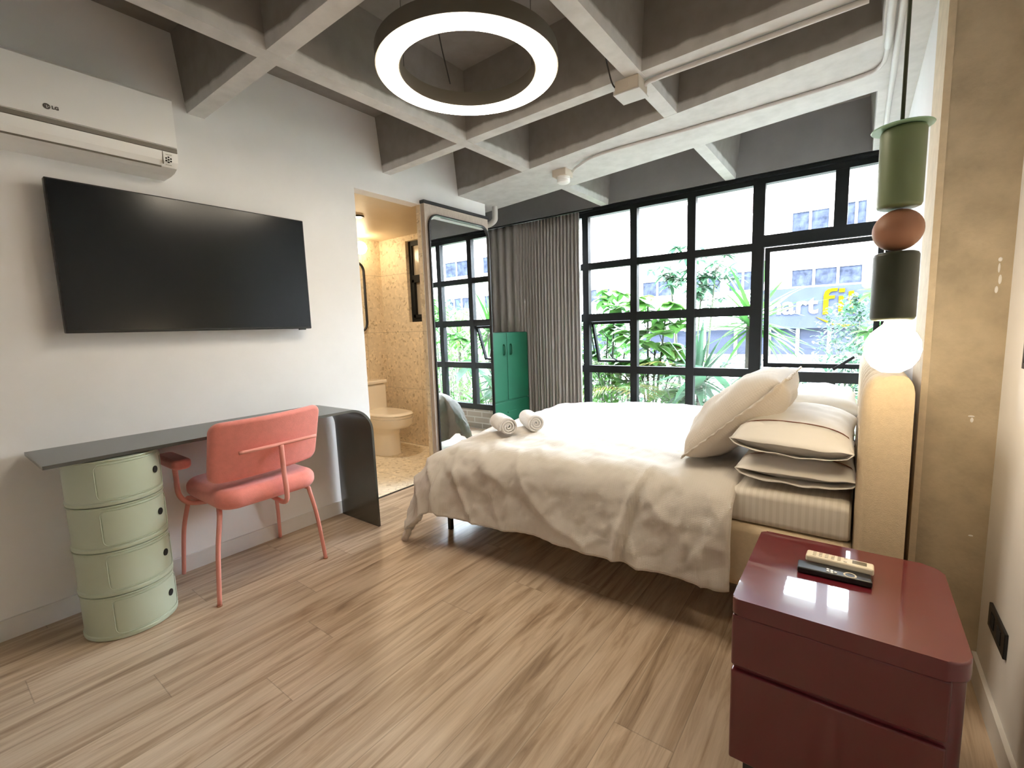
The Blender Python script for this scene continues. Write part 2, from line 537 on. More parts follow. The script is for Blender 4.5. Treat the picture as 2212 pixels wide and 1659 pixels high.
def prism(bm, pts, axis, a, b):
    """extrude a 2D polygon along axis (0,1,2) between a and b; pts are the other two coordinates in order"""
    def P(p, v):
        if axis == 0: return (v, p[0], p[1])
        if axis == 1: return (p[0], v, p[1])
        return (p[0], p[1], v)
    A = [bm.verts.new(P(p, a)) for p in pts]
    C = [bm.verts.new(P(p, b)) for p in pts]
    n = len(pts)
    bm.faces.new(A); bm.faces.new(C[::-1])
    for i in range(n):
        bm.faces.new([A[i], A[(i + 1) % n], C[(i + 1) % n], C[i]])

def spline(pts, n=8):
    """Catmull-Rom through points"""
    P = [Vector(p) for p in pts]
    if len(P) < 3:
        return P
    out = []
    Q = [P[0] * 2 - P[1]] + P + [P[-1] * 2 - P[-2]]
    for i in range(1, len(Q) - 2):
        for k in range(n):
            t = k / n
            p0, p1, p2, p3 = Q[i - 1], Q[i], Q[i + 1], Q[i + 2]
            out.append(0.5 * ((2 * p1) + (p2 - p0) * t + (2 * p0 - 5 * p1 + 4 * p2 - p3) * t * t + (3 * p1 - p0 - 3 * p2 + p3) * t ** 3))
    out.append(P[-1])
    return out

def tube(bm, pts, r, seg=12, taper=None):
    P = [Vector(p) for p in pts]
    n = len(P)
    t0 = (P[1] - P[0]).normalized()
    ref = Vector((0, 0, 1)) if abs(t0.z) < 0.9 else Vector((1, 0, 0))
    nrm = t0.cross(ref).normalized()
    rings = []
    for i in range(n):
        t = (P[min(i + 1, n - 1)] - P[max(i - 1, 0)]).normalized()
        nrm = (nrm - t * nrm.dot(t)).normalized()
        bn = t.cross(nrm)
        rr = r if taper is None else r + (taper - r) * i / (n - 1)
        rings.append([bm.verts.new(P[i] + (nrm * math.cos(a) + bn * math.sin(a)) * rr) for a in [2 * math.pi * k / seg for k in range(seg)]])
    for i in range(n - 1):
        for k in range(seg):
            bm.faces.new([rings[i][k], rings[i][(k + 1) % seg], rings[i + 1][(k + 1) % seg], rings[i + 1][k]])
    bm.faces.new(rings[0][::-1]); bm.faces.new(rings[-1])

def lathe(bm, prof, c, seg=48, axis=Vector((0, 0, 1)), close=False):
    """revolve (r, z) profile about a vertical line through c"""
    rings = []
    for r, z in prof:
        if r < 1e-6:
            rings.append([bm.verts.new((c[0], c[1], c[2] + z))])
        else:
            rings.append([bm.verts.new((c[0] + r * math.cos(a), c[1] + r * math.sin(a), c[2] + z)) for a in [2 * math.pi * k / seg for k in range(seg)]])
    m = len(rings)
    for i in range(m if close else m - 1):
        a, b_ = rings[i], rings[(i + 1) % m]
        for k in range(seg):
            q = [a[k % len(a)], a[(k + 1) % len(a)], b_[(k + 1) % len(b_)], b_[k % len(b_)]]
            u = []
            for v in q:
                if v not in u: u.append(v)
            if len(u) > 2:
                bm.faces.new(u)

def grid_mesh(name, fn, nu, nv, m, parent=None, solid=0.0, uvs=(1, 1)):
    """surface fn(u,v)->Vector; optional thickness through closed double sheet"""
    bm = bmesh.new()
    uvl = bm.loops.layers.uv.new('UVMap')
    V = [[bm.verts.new(fn(i / nu, j / nv)) for j in range(nv + 1)] for i in range(nu + 1)]
    for i in range(nu):
        for j in range(nv):
            f = bm.faces.new([V[i][j], V[i + 1][j], V[i + 1][j + 1], V[i][j + 1]])
            for lp, (a, b_) in zip(f.loops, ((i, j), (i + 1, j), (i + 1, j + 1), (i, j + 1))):
                lp[uvl].uv = (a / nu * uvs[0], b_ / nv * uvs[1])
    me = bpy.data.meshes.new(name)
    bm.to_mesh(me); bm.free()
    ob = link(name, me, m, parent, smooth=True)
    if solid:
        md = ob.modifiers.new('thickness', 'SOLIDIFY')
        md.thickness = solid
        md.offset = -1 if solid > 0 else 1
    return ob

def text_bm(txt, size, extrude, embolden=0.0):
    cu = bpy.data.curves.new('txt', 'FONT')
    cu.body = txt
    cu.size = size
    cu.extrude = extrude
    cu.offset = embolden
    o = bpy.data.objects.new('txt', cu)
    COL.objects.link(o)
    dg = bpy.context.evaluated_depsgraph_get()
    me = bpy.data.meshes.new_from_object(o.evaluated_get(dg))
    bpy.data.objects.remove(o)
    bpy.data.curves.remove(cu)
    bm = bmesh.new(); bm.from_mesh(me); bpy.data.meshes.remove(me)
    return bm

def fbm(p, o=4):
    s, a = 0, 1
    for i in range(o):
        s += noise.noise(p * (2 ** i)) * a
        a *= 0.5
    return s

ZB, ZS = 2.32, 2.68          # beam underside, slab underside
XL, XR, XN = -2.744, 0.365, 0.178
YW, YC, YB = 4.2, 2.03, -1.3

# ------------------------------------------------------------------ room shell
bm = B(); box(bm, XL - 0.01, XR + 0.1, YB - 0.1, YW + 0.08, -0.08, 0.0); box(bm, -3.8, XL - 0.01, 3.33, YW + 0.08, -0.08, 0.0)
struct('floor', bm, M['floor'])
bm = B(); box(bm, -4.3, XL - 0.01, 1.0, 3.33, -0.08, 0.0)
struct('floor_bathroom', bm, M['terr_floor'])
bm = B(); box(bm, XL - 0.012, XL + 0.006, 1.96, 2.545, 0.0, 0.004)
struct('trim_1', bm, M['black'])

# wall_left with the bathroom doorway
bm = B()
T = 0.10
box(bm, XL - T, XL, YB, 1.96, 0, ZS)
box(bm, XL - T, XL, 1.96, 2.545, 2.17, ZS)
box(bm, XL - .04, XL, 2.545, 3.33, 0, ZS)
bmesh.ops.remove_doubles(bm, verts=bm.verts, dist=1e-5)
struct('wall_left', bm, M['wall'])
bm = B(); box(bm, XL, XL + 0.012, YB, 1.96, 0.0, 0.085)
struct('baseboard_left', bm, M['base'])
bm = B(); box(bm, XR - 0.012, XR, YB, YC, 0.0, 0.085)
struct('baseboard_right', bm, M['base'])
bm = B(); box(bm, XR, XR + 0.1, YB, YC + 0.05, 0, ZS)
struct('wall_right', bm, M['wall'])
bm = B(); box(bm, XN, XR + 0.1, YC + 0.30, YW + 0.1, 0, ZS)
struct('wall_right_niche', bm, M['wall'])
bm = B(); box(bm, XL - T, XR + 0.1, YB - 0.1, YB, 0, ZS)
struct('wall_front', bm, M['wall'])
# concrete column with a lighter plaster arris
bm = B(); box(bm, XN + 0.018, XR, YC, YC + 0.30, 0, ZS)
col = struct('column', bm, M['column'])
bm = B(); box(bm, XN, XN + 0.018, YC - 0.001, YC + 0.30, 0, ZS)
struct('trim_2', bm, M['column_edge'])
random.seed(4)
bm = B()
for (x, z, w, h) in ((0.306, 0.862, 0.004, 0.016), (0.304, 0.874, 0.008, 0.006), (0.337, 1.36, 0.005, 0.014), (0.336, 1.335, 0.003, 0.03),
                     (0.340, 1.30, 0.004, 0.03), (0.334, 1.27, 0.004, 0.022), (0.327, 0.48, 0.006, 0.006)):
    t = bmesh.new()
    bmesh.ops.create_icosphere(t, subdivisions=2, radius=1)
    merge(bm, t, Matrix.Translation((x, YC, z)) @ Matrix.Diagonal((w, 0.0012, h / 2, 1)))
o = obj('plaster_splash', bm, M['wall'], col, smooth=True); o['label'] = 'white plaster splashes'

# bathroom shell
bm = B(); box(bm, -4.3, -4.15, 1.0, 3.33, 0, 2.4); struct('wall_bathroom_left', bm, M['terr_wall_x'])
bm = B(); box(bm, -4.15, XL - T, 1.0, 1.1, 0, 2.4); struct('wall_bathroom_near', bm, M['terr_wall_y'])
bm = B()
wx0, wx1, wz0, wz1 = -3.735, -2.98, 1.30, 2.115
box(bm, -4.15, wx0, 3.23, 3.33, 0, 2.17); box(bm, wx1, XL - .04, 3.23, 3.33, 0, 2.17)
box(bm, wx0, wx1, 3.23, 3.33, 0, wz0); box(bm, wx0, wx1, 3.23, 3.33, wz1, 2.17)
struct('wall_bathroom_far', bm, M['terr_wall_y'])
bm = B(); box(bm, -4.15, XL - T, 1.1, 3.23, 2.17, 2.25); box(bm, XL - T, XL - .04, 2.545, 3.23, 2.17, 2.25); struct('ceiling_bathroom', bm, M['bath_ceil'])
bm = B(); box(bm, -4.3, XL - .04, 3.23, 3.33, 2.17, ZS); struct('wall_recess', bm, M['wall'])
bm = B(); box(bm, XL - 0.044, XL - .04, 2.545, 3.23, 0, 2.17); box(bm, XL - .044, XL, 2.541, 2.545, 0, 2.17); struct('trim_3', bm, M['terr_wall_x'])
# bathroom window
bm = B()
f = 0.045
box(bm, wx0, wx0 + f, 3.27, 3.315, wz0, wz1); box(bm, wx1 - f, wx1, 3.27, 3.315, wz0, wz1)
for z in (wz0, 1.73, wz1 - f):
    box(bm, wx0 + f, wx1 - f, 3.27, 3.315, z, z + f)
box(bm, -3.38, -3.335, 3.272, 3.313, wz0 + f, wz1 - f)
wb = struct('window_2', bm, M['frame'])
bm = B(); box(bm, wx0 + f, wx1 - f, 3.29, 3.298, 1.73 + f, wz1 - f); obj('upper_pane', bm, M['frost'], wb)
bm = B(); box(bm, wx0 + f, wx1 - f, 3.29, 3.298, wz0 + f, 1.73); obj('lower_pane', bm, M['frost'], wb)
bm = B()
box(bm, wx0 + f, wx0 + f + .03, 3.255, 3.285, wz0 + f, 1.73); box(bm, wx0 + f, -3.38, 3.255, 3.285, wz0 + f, wz0 + f + .03); box(bm, wx0 + f, -3.38, 3.255, 3.285, 1.70, 1.73)
obj('window_sash', bm, M['frame'], wb)
bm = B(); tube(bm, [(-3.44, 3.25, 1.38), (-3.40, 3.235, 1.41), (-3.38, 3.24, 1.45)], 0.008); obj('window_handle', bm, M['black'], wb)

# far recess of the room left of the bed foot
bm = B(); box(bm, -3.9, -3.8, 3.33, YW + 0.1, 0, ZS); struct('wall_recess_left', bm, M['wall'])

# window wall: brick apron, head fascia
bm = B(); box(bm, -3.9, XR + 0.1, YW - 0.04, YW + 0.10, 0, 0.235); struct('wall_back', bm, M['sill_brick'])
def coffer_paint():
    """pale paint on the rib undersides and their lower edge, taupe above an uneven paint line"""
    m, nt, b = nodes('two_tone_coffer_paint')
    N, L = nt.nodes, nt.links
    geo = N.new('ShaderNodeNewGeometry')
    sx = N.new('ShaderNodeSeparateXYZ'); L.new(geo.outputs['Position'], sx.inputs[0])
    n = N.new('ShaderNodeTexNoise'); n.inputs['Scale'].default_value = 7; n.inputs['Detail'].default_value = 6
    L.new(geo.outputs['Position'], n.inputs['Vector'])
    ma = N.new('ShaderNodeMath'); ma.operation = 'MULTIPLY_ADD'; ma.inputs[1].default_value = -0.035
    L.new(n.outputs['Fac'], ma.inputs[0]); L.new(sx.outputs['Z'], ma.inputs[2])
    mr = N.new('ShaderNodeMapRange')
    mr.inputs['From Min'].default_value = ZB + 0.022; mr.inputs['From Max'].default_value = ZB + 0.036
    L.new(ma.outputs[0], mr.inputs['Value'])
    mx = N.new('ShaderNodeMix'); mx.data_type = 'RGBA'
    mx.inputs[6].default_value = (0.66, 0.645, 0.635, 1)
    mx.inputs[7].default_value = (0.27, 0.245, 0.225, 1)
    L.new(mr.outputs[0], mx.inputs[0])
    n2 = N.new('ShaderNodeTexNoise'); n2.inputs['Scale'].default_value = 14; n2.inputs['Detail'].default_value = 8
    L.new(geo.outputs['Position'], n2.inputs['Vector'])
    cr = N.new('ShaderNodeValToRGB')
    cr.color_ramp.elements[0].position = 0.3; cr.color_ramp.elements[0].color = (0.86, 0.86, 0.86, 1)
    cr.color_ramp.elements[1].position = 0.65; cr.color_ramp.elements[1].color = (1, 1, 1, 1)
    L.new(n2.outputs['Fac'], cr.inputs[0])
    mm = N.new('ShaderNodeMix'); mm.data_type = 'RGBA'; mm.blend_type = 'MULTIPLY'; mm.inputs[0].default_value = 1
    L.new(mx.outputs[2], mm.inputs[6]); L.new(cr.outputs[0], mm.inputs[7])
    L.new(mm.outputs[2], b.inputs['Base Color'])
    b.inputs['Roughness'].default_value = 0.8
    bp = N.new('ShaderNodeBump'); bp.inputs['Strength'].default_value = 0.5; bp.inputs['Distance'].default_value = 0.004
    L.new(n2.outputs['Fac'], bp.inputs['Height']); L.new(bp.outputs[0], b.inputs['Normal'])
    return m
M['coffer'] = coffer_paint()
M['head'] = mat('grey_head_wall_paint', (0.26, 0.255, 0.255), 0.8, var=0.08, scale=4)
bm = B(); box(bm, -3.9, XR + 0.1, YW - 0.06, YW + 0.10, 2.325, ZS + .05); struct('wall_back_head', bm, M['head'])

# ceiling: slab, tapered ribs, one wide skewed beam
bm = B()
box(bm, -3.9, XR + 0.1, YB - 0.1, YW + 0.1, ZS, ZS + 0.12)
def ribY(xc, y0, y1, w=0.075, t=0.035):
    z = ZB + .001
    prism(bm, [(xc - w / 2 - t, ZS + .01), (xc - w / 2, z), (xc + w / 2, z), (xc + w / 2 + t, ZS + .01)], 1, y0, y1)
def ribX(yc, x0, x1, w=0.078, t=0.035):
    z = ZB + .002
    prism(bm, [(yc - w / 2 - t, ZS + .011), (yc - w / 2, z), (yc + w / 2, z), (yc + w / 2 + t, ZS + .011)], 0, x0, x1)
for xc in (-1.958, -0.867):
    ribY(xc, YB, YW - 0.06)
for yc in (-0.11, 1.05):
    ribX(yc, XL, XR)
# slightly skewed rib
def quadbeam(near, far, x0, x1, t=0.04, z=ZB):
    """near/far: functions y(x) of the underside edges"""
    v = []
    for x in (x0, x1):
        v.append([bm.verts.new(p) for p in ((x, near(x) - t, ZS + .012), (x, near(x), z), (x, far(x), z), (x, far(x) + t, ZS + .012))])
    for k in range(4):
        bm.faces.new([v[0][k], v[0][(k + 1) % 4], v[1][(k + 1) % 4], v[1][k]])
    bm.faces.new(v[0][::-1]); bm.faces.new(v[1])
quadbeam(lambda x: 2.143 - 0.035 * (x + 0.905), lambda x: 2.222 - 0.03 * (x + 0.905), XL, XN, z=ZB + .003)
quadbeam(lambda x: 2.52 - 0.168 * x, lambda x: 3.09 - 0.162 * x, -3.8, XN)
# beam along the right wall
prism(bm, [(0.027 - 0.03, ZS + .013), (0.027, ZB - .001), (XR - .001, ZB - .001), (XR - .001, ZS + .013)], 1, YB, YW - .07)
ce = struct('ceiling', bm, M['coffer'])

# ------------------------------------------------------------------ the steel window
bm = B()
wy0, wy1 = YW - 0.03, YW + 0.03
FX = [(-3.70, .06), (-3.18, .065), (-2.68, .065), (-2.183, .065), (-1.687, .065), (-1.173, .068), (-0.662, .085)]
box(bm, -3.8, XN, wy0, wy1, 2.25, 2.325)
box(bm, -3.8, XN, wy0, wy1, 0.235, 0.30)
for x, w in FX:
    box(bm, x - w / 2, x + w / 2, wy0, wy1, 0.30, 2.25)
for z, w in ((1.78, .062), (1.28, .075), (0.772, .07)):
    for i in range(len(FX) - 1):
        box(bm, FX[i][0] + FX[i][1] / 2, FX[i + 1][0] - FX[i + 1][1] / 2, wy0 + .002, wy1 - .002, z - w / 2, z + w / 2)
box(bm, -0.6195, XN, wy0, wy1, 1.772, 1.86)
box(bm, -0.6195, XN, wy0, wy1, 0.715, 0.795)
box(bm, -0.175, -0.095, wy0 + .002, wy1 - .002, 1.86, 2.25)
box(bm, -0.205, -0.115, wy0 + .002, wy1 - .002, 0.30, 0.715)
box(bm, 0.13, XN, wy0 + .002, wy1 - .002, 0.30, 2.25)
# track above the head
box(bm, -3.8, XN, wy0 - 0.03, wy0, 2.292, 2.318)
win = struct('window_1', bm, M['frame'])
def pane(x0, x1, z0, z1, parent, y=YW):
    b_ = B(); box(b_, x0, x1, y - 0.002, y + 0.002, z0, z1)
    return obj('glass_pane', b_, M['glass'], parent)
rows = [(0.30, 0.737), (0.807, 1.2425), (1.3175, 1.749), (1.811, 2.25)]
for i in range(len(FX) - 1):
    xa, xb = FX[i][0] + FX[i][1] / 2, FX[i + 1][0] - FX[i + 1][1] / 2
    for k, (za, zb) in enumerate(rows):
        if i == 3 and k == 1:
            continue
        pane(xa, xb, za, zb, win)
pane(-0.6195, -0.175, 1.86, 2.25, win); pane(-0.095, 0.13, 1.86, 2.25, win)
pane(-0.6195, -0.205, 0.30, 0.715, win); pane(-0.115, 0.13, 0.30, 0.715, win)

def sash(xa, xb, ztop, length, th, wbar, name='awning_sash'):
    b_ = B()
    box(b_, xa, xb, -0.018, 0.018, -wbar, 0)
    box(b_, xa, xb, -0.018, 0.018, -length, -length + wbar)
    box(b_, xa, xa + wbar, -0.018, 0.018, -length + wbar, -wbar)
    box(b_, xb - wbar, xb, -0.018, 0.018, -length + wbar, -wbar)
    R = Matrix.Translation((0, YW + 0.022, ztop)) @ Matrix.Rotation(th, 4, 'X')
    b_.transform(R)
    s = obj(name, b_, M['frame'], win)
    g = B(); box(g, xa + wbar, xb - wbar, -0.002, 0.002, -length + wbar, -wbar); g.transform(R)
    obj('glass_pane', g, M['glass'], s)
    return s
s1 = sash(-2.145, -1.725, 1.24, 0.43, math.radians(19), 0.022)
b_ = B(); tube(b_, [(-1.93, YW + 0.16, 0.845), (-1.96, YW + 0.10, 0.875), (-1.965, YW + 0.06, 0.92)], 0.008); obj('stay_handle', b_, M['frame'], s1)
s2 = sash(-0.615, 0.125, 1.768, 0.955, math.radians(5), 0.035)
b_ = B(); box(b_, -0.01, 0.01, -0.006, 0.006, 0, 0.16)
b_.transform(Matrix.Translation((-0.135, YW + 0.05, 0.81)) @ Matrix.Rotation(math.radians(52), 4, 'Y')); obj('window_handle', b_, M['frame'], s2)

# ------------------------------------------------------------------ sliding mirror panel by the doorway
pm = thing('mirror_panel', 'tall sliding panel with black framed full length mirror beside the bathroom doorway', 'mirror', (XL + 0.02, 2.93, 0.02))
bm = B(); box(bm, XL + 0.002, XL + 0.040, 2.548, 3.31, 0.02, 2.176); obj('panel', bm, M['wood_edge'], pm)
bm = B(); box(bm, XL, XL + 0.048, 2.54, 3.315, 2.178, 2.200); obj('top_rail', bm, M['black'], pm)
def rrect(y0, y1, z0, z1, r, n=8):
    out = []
    for cx_, cz_, a0 in ((y1 - r, z1 - r, 0), (y0 + r, z1 - r, 90), (y0 + r, z0 + r, 180), (y1 - r, z0 + r, 270)):
        for k in range(n + 1):
            a = math.radians(a0 + 90 * k / n)
            out.append((cx_ + r * math.cos(a), cz_ + r * math.sin(a)))
    return out
def rframe(bm, y0, y1, z0, z1, r, w, xa, xb):
    A = rrect(y0, y1, z0, z1, r); C = rrect(y0 + w, y1 - w, z0 + w, z1 - w, max(r - w, .002))
    n = len(A)
    v = [[bm.verts.new((x, p[0], p[1])) for p in ring] for ring in (A, C) for x in (xa, xb)]
    for i in range(n):
        j = (i + 1) % n
        bm.faces.new([v[1][i], v[1][j], v[3][j], v[3][i]])
        bm.faces.new([v[0][i], v[2][i], v[2][j], v[0][j]])
        bm.faces.new([v[0][i], v[0][j], v[1][j], v[1][i]])
        bm.faces.new([v[2][i], v[3][i], v[3][j], v[2][j]])
bm = B(); rframe(bm, 2.575, 3.305, 0.05, 2.11, 0.10, 0.010, XL + 0.040, XL + 0.058); obj('mirror_frame', bm, M['black'], pm)
bm = B(); prism(bm, rrect(2.585, 3.295, 0.06, 2.10, 0.09), 0, XL + 0.040, XL + 0.044); obj('mirror_glass', bm, M['mirror'], pm)

# ------------------------------------------------------------------ bathroom things
t = thing('toilet', 'cream one piece toilet with lid down in the bathroom', 'toilet', (-3.75, 2.85, 0))
ty = 2.85
def oval(bm, secs, seg=40):
    """stack of superellipse rings: (cx, half_x, half_y, z)"""
    rings = []
    for cx_, hx, hy, z in secs:
        rings.append([bm.verts.new((cx_ + hx * math.copysign(abs(math.cos(a)) ** 0.8, math.cos(a)), ty + hy * math.copysign(abs(math.sin(a)) ** 0.8, math.sin(a)), z)) for a in [2 * math.pi * k / seg for k in range(seg)]])
    for i in range(len(rings) - 1):
        for k in range(seg):
            bm.faces.new([rings[i][k], rings[i][(k + 1) % seg], rings[i + 1][(k + 1) % seg], rings[i + 1][k]])
    bm.faces.new(rings[0][::-1]); bm.faces.new(rings[-1])
bm = B(); oval(bm, [(-3.79, .20, .125, 0), (-3.79, .195, .12, .03), (-3.785, .19, .115, .20), (-3.775, .205, .125, .25), (-3.735, .285, .17, .285), (-3.725, .31, .185, .32), (-3.725, .315, .188, .375)]); obj('bowl', bm, M['ceramic'], t, smooth=True, angle=50)
bm = B(); oval(bm, [(-3.73, .305, .183, .376), (-3.73, .31, .187, .385), (-3.73, .31, .187, .400)]); obj('seat', bm, M['ceramic'], t, smooth=True, angle=40)
bm = B(); oval(bm, [(-3.73, .31, .187, .402), (-3.73, .315, .19, .41), (-3.735, .305, .183, .424), (-3.74, .26, .15, .428)]); obj('lid', bm, M['ceramic'], t, smooth=True, angle=60)
bm = B(); rbox(bm, -4.145, -3.93, ty - .19, ty + .19, .36, .675, .025); obj('tank', bm, M['ceramic'], t, smooth=True, angle=40)
bm = B(); rbox(bm, -4.148, -3.922, ty - .198, ty + .198, .677, .715, .012); obj('tank_lid', bm, M['ceramic'], t, smooth=True, angle=40)

t = thing('wall_lamp', 'small round white globe lamp glowing on the bathroom wall', 'lamp', (-4.03, 2.9, 1.98))
bm = B(); lathe(bm, [(0, -.062)] + [(.062 * math.cos(a), .062 * math.sin(a)) for a in [math.radians(-80 + 10 * k) for k in range(17)]] + [(0, .062)], (-4.02, 2.9, 2.05), 24); obj('globe', bm, M['globe'], t, smooth=True)
bm = B(); box(bm, -4.15, -4.08, 2.88, 2.92, 2.03, 2.07); obj('bracket', bm, M['black'], t)
t = thing('bathroom_mirror', 'rounded bathroom mirror in thin black frame below the globe lamp', 'mirror', (-4.13, 2.80, 1.22))
bm = B(); rframe(bm, 2.58, 3.005, 1.21, 1.935, 0.10, 0.010, -4.15, -4.12); obj('frame', bm, M['black'], t)
bm = B(); prism(bm, rrect(2.59, 2.995, 1.22, 1.925, 0.09), 0, -4.149, -4.135); obj('mirror_glass', bm, M['mirror'], t)
t = thing('spot_light', 'round recessed black spotlight in the bathroom ceiling', 'light', (-3.37, 2.43, 2.165))
bm = B(); lathe(bm, [(.048, -.001), (.048, -.012), (.03, -.012), (.028, -.004), (0, -.004)], (-3.37, 2.43, 2.17), 24); obj('trim_ring', bm, M['black'], t, smooth=True, angle=40)
bm = B(); lathe(bm, [(.027, -.0045), (0, -.0055)], (-3.37, 2.43, 2.17), 24); obj('lens', bm, M['spot'], t)

# ------------------------------------------------------------------ television
t = thing('television', 'large black flat screen television hung on the white wall above the desk', 'tv', (-2.68, 0.985, 1.24))
bm = B(); rbox(bm, -2.695, -2.66, 0.437, 1.530, 1.240, 1.872, .004, 2); obj('casing', bm, M['black'], t)
bm = B(); box(bm, -2.66, -2.6585, 0.443, 1.524, 1.252, 1.866); obj('screen', bm, M['tv'], t)
bm = B(); box(bm, XL + .001, -2.695, 0.75, 1.2, 1.45, 1.70); obj('wall_bracket', bm, M['black'], t)
bm = B(); box(bm, -2.675, -2.663, 1.455, 1.495, 1.233, 1.240); obj('sensor_bump', bm, M['black'], t)

# ------------------------------------------------------------------ air conditioner
t = thing('air_conditioner', 'white wall mounted air conditioner above the television', 'air conditioner', (-2.64, 0.41, 1.968))
AY0, AY1 = -0.06, 0.880
body = [(XL, 2.285), (-2.575, 2.285), (-2.543, 2.265), (-2.540, 2.062), (-2.552, 2.062), (-2.552, 2.044), (-2.540, 2.044), (-2.548, 2.005), (-2.566, 1.984), (-2.600, 1.973), (-2.650, 1.968), (XL, 1.968)]
bm = B(); prism(bm, body, 1, AY0, AY1)
obj('housing', bm, M['white_plastic'], t)
bm = B(); prism(bm, [(-2.545, 2.282), (-2.535, 2.27), (-2.529, 2.066), (-2.541, 2.066)], 1, AY0, AY1 - .003); obj('front_panel', bm, M['white_plastic'], t)
bm = B(); prism(bm, [(-2.545, 2.064), (-2.538, 2.064), (-2.538, 2.046), (-2.545, 2.046)], 1, AY0 + .002, AY1 - .002); obj('panel_groove', bm, M['ac_gap'], t)
bm = B(); prism(bm, [(-2.5385, 2.043), (-2.5365, 2.043), (-2.5435, 2.005), (-2.5475, 2.005), ], 1, AY0 + .01, 0.818)
prism(bm, [(-2.5475, 2.005), (-2.5435, 2.005), (-2.560, 1.985), (-2.565, 1.986)], 1, AY0 + .01, 0.818)
obj('air_flap', bm, M['white_plastic'], t)
bm = B()
prism(bm, [(-2.568, 1.9805), (-2.562, 1.985), (-2.5605, 1.9835), (-2.5665, 1.979)], 1, AY0 + .01, 0.818)
box(bm, -2.5475, -2.540, 0.819, 0.822, 1.990, 2.043)
obj('flap_gap', bm, M['ac_gap'], t)
# logo: round emblem and the letters LG
bm = B()
ec = (0.4545, 2.1035)
t2 = bmesh.new(); bmesh.ops.create_cone(t2, cap_ends=True, segments=32, radius1=.0105, radius2=.0105, depth=.002)
merge(bm, t2, Matrix.Translation((-2.5295, *ec)) @ Matrix.Rotation(math.radians(90), 4, 'Y'))
obj('logo_emblem', bm, M['logo'], t)
bm = B(); box(bm, -2.5285, -2.5278, ec[0] - .001, ec[0] + .0006, ec[1] - .0045, ec[1] + .0045); box(bm, -2.5285, -2.5278, ec[0] - .001, ec[0] + .0035, ec[1] - .0055, ec[1] - .0042)
box(bm, -2.5285, -2.5278, ec[0] + .003, ec[0] + .008, ec[1] - .0007, ec[1] + .0007)
box(bm, -2.5285, -2.5278, ec[0] - .0055, ec[0] - .004, ec[1] + .002, ec[1] + .0035)
obj('emblem_strokes', bm, M['white_plastic'], t)
tb = text_bm('LG', 0.0165, 0.001, 0.0006)
RT = Matrix(((0, 0, 1, -2.5292), (1, 0, 0, 0.4685), (0, 1, 0, 2.0985), (0, 0, 0, 1)))
tb.transform(RT); obj('logo_letters', tb, M['logo'], t)
bm = B()
dc = (0.843, 2.012)
for k in range(7):
    a = math.radians(60 * k + 30); rr = 0 if k == 6 else .0105
    t2 = bmesh.new(); bmesh.ops.create_cone(t2, cap_ends=True, segments=16, radius1=.0034, radius2=.0034, depth=.004)
    merge(bm, t2, Matrix.Translation((-2.5455 + .10 * rr * math.sin(a), dc[0] + rr * math.cos(a), dc[1] + rr * math.sin(a))) @ Matrix.Rotation(math.radians(98), 4, 'Y'))
obj('dot_mark', bm, M['dark_hole'], t)
bm = B(); box(bm, -2.5428, -2.5415, .832, .856, 2.032, 2.0335); obj('printed_line', bm, M['ac_gap'], t)
bm = B(); box(bm, -2.5545, -2.5535, .832, .856, 1.9905, 1.992); obj('printed_line', bm, M['ac_gap'], t)

# ------------------------------------------------------------------ desk
t = thing('desk', 'dark green black wall desk with a rounded waterfall end resting on a sage cabinet', 'desk', (-2.52, 1.0, 0))
dx0, dx1 = -2.722, -2.334
R_, th_ = 0.15, 0.014
prof = [(0.268, 0.76), (1.685 - R_, 0.76)]
for k in range(1, 13):
    a = math.radians(90 - 90 * k / 12)
    prof.append((1.685 - R_ + R_ * math.cos(a), 0.76 - R_ + R_ * math.sin(a)))
prof.append((1.69, 0.0))
inner = [(1.69 - th_, 0.0)]
for k in range(12, 0, -1):
    a = math.radians(90 - 90 * k / 12)
    inner.append((1.685 - R_ + (R_ - th_) * math.cos(a), 0.76 - R_ + (R_ - th_) * math.sin(a)))
inner += [(1.685 - R_, 0.76 - th_), (0.268, 0.76 - th_)]
nt_ = 2
bm = B()
pp = prof[:2] + inner[-2:]
prism(bm, pp, 0, dx0, dx1); obj('desktop', bm, M['desk'], t)
bm = B(); A = prof[1:]; C = inner[:-1][::-1]
va = [[bm.verts.new((x, p[0], p[1])) for p in A] for x in (dx0, dx1)]
vc = [[bm.verts.new((x, p[0], p[1])) for p in C] for x in (dx0, dx1)]
n = len(A)
for i in range(n - 1):
    bm.faces.new([va[0][i], va[0][i + 1], va[1][i + 1], va[1][i]])
    bm.faces.new([vc[0][i], vc[1][i], vc[1][i + 1], vc[0][i + 1]])
    bm.faces.new([va[0][i], vc[0][i], vc[0][i + 1], va[0][i + 1]])
    bm.faces.new([va[1][i], va[1][i + 1], vc[1][i + 1], vc[1][i]])
bm.faces.new([va[0][-1], vc[0][-1], vc[1][-1], va[1][-1]])
obj('waterfall_leg', bm, M['desk'], t, smooth=True, angle=35)

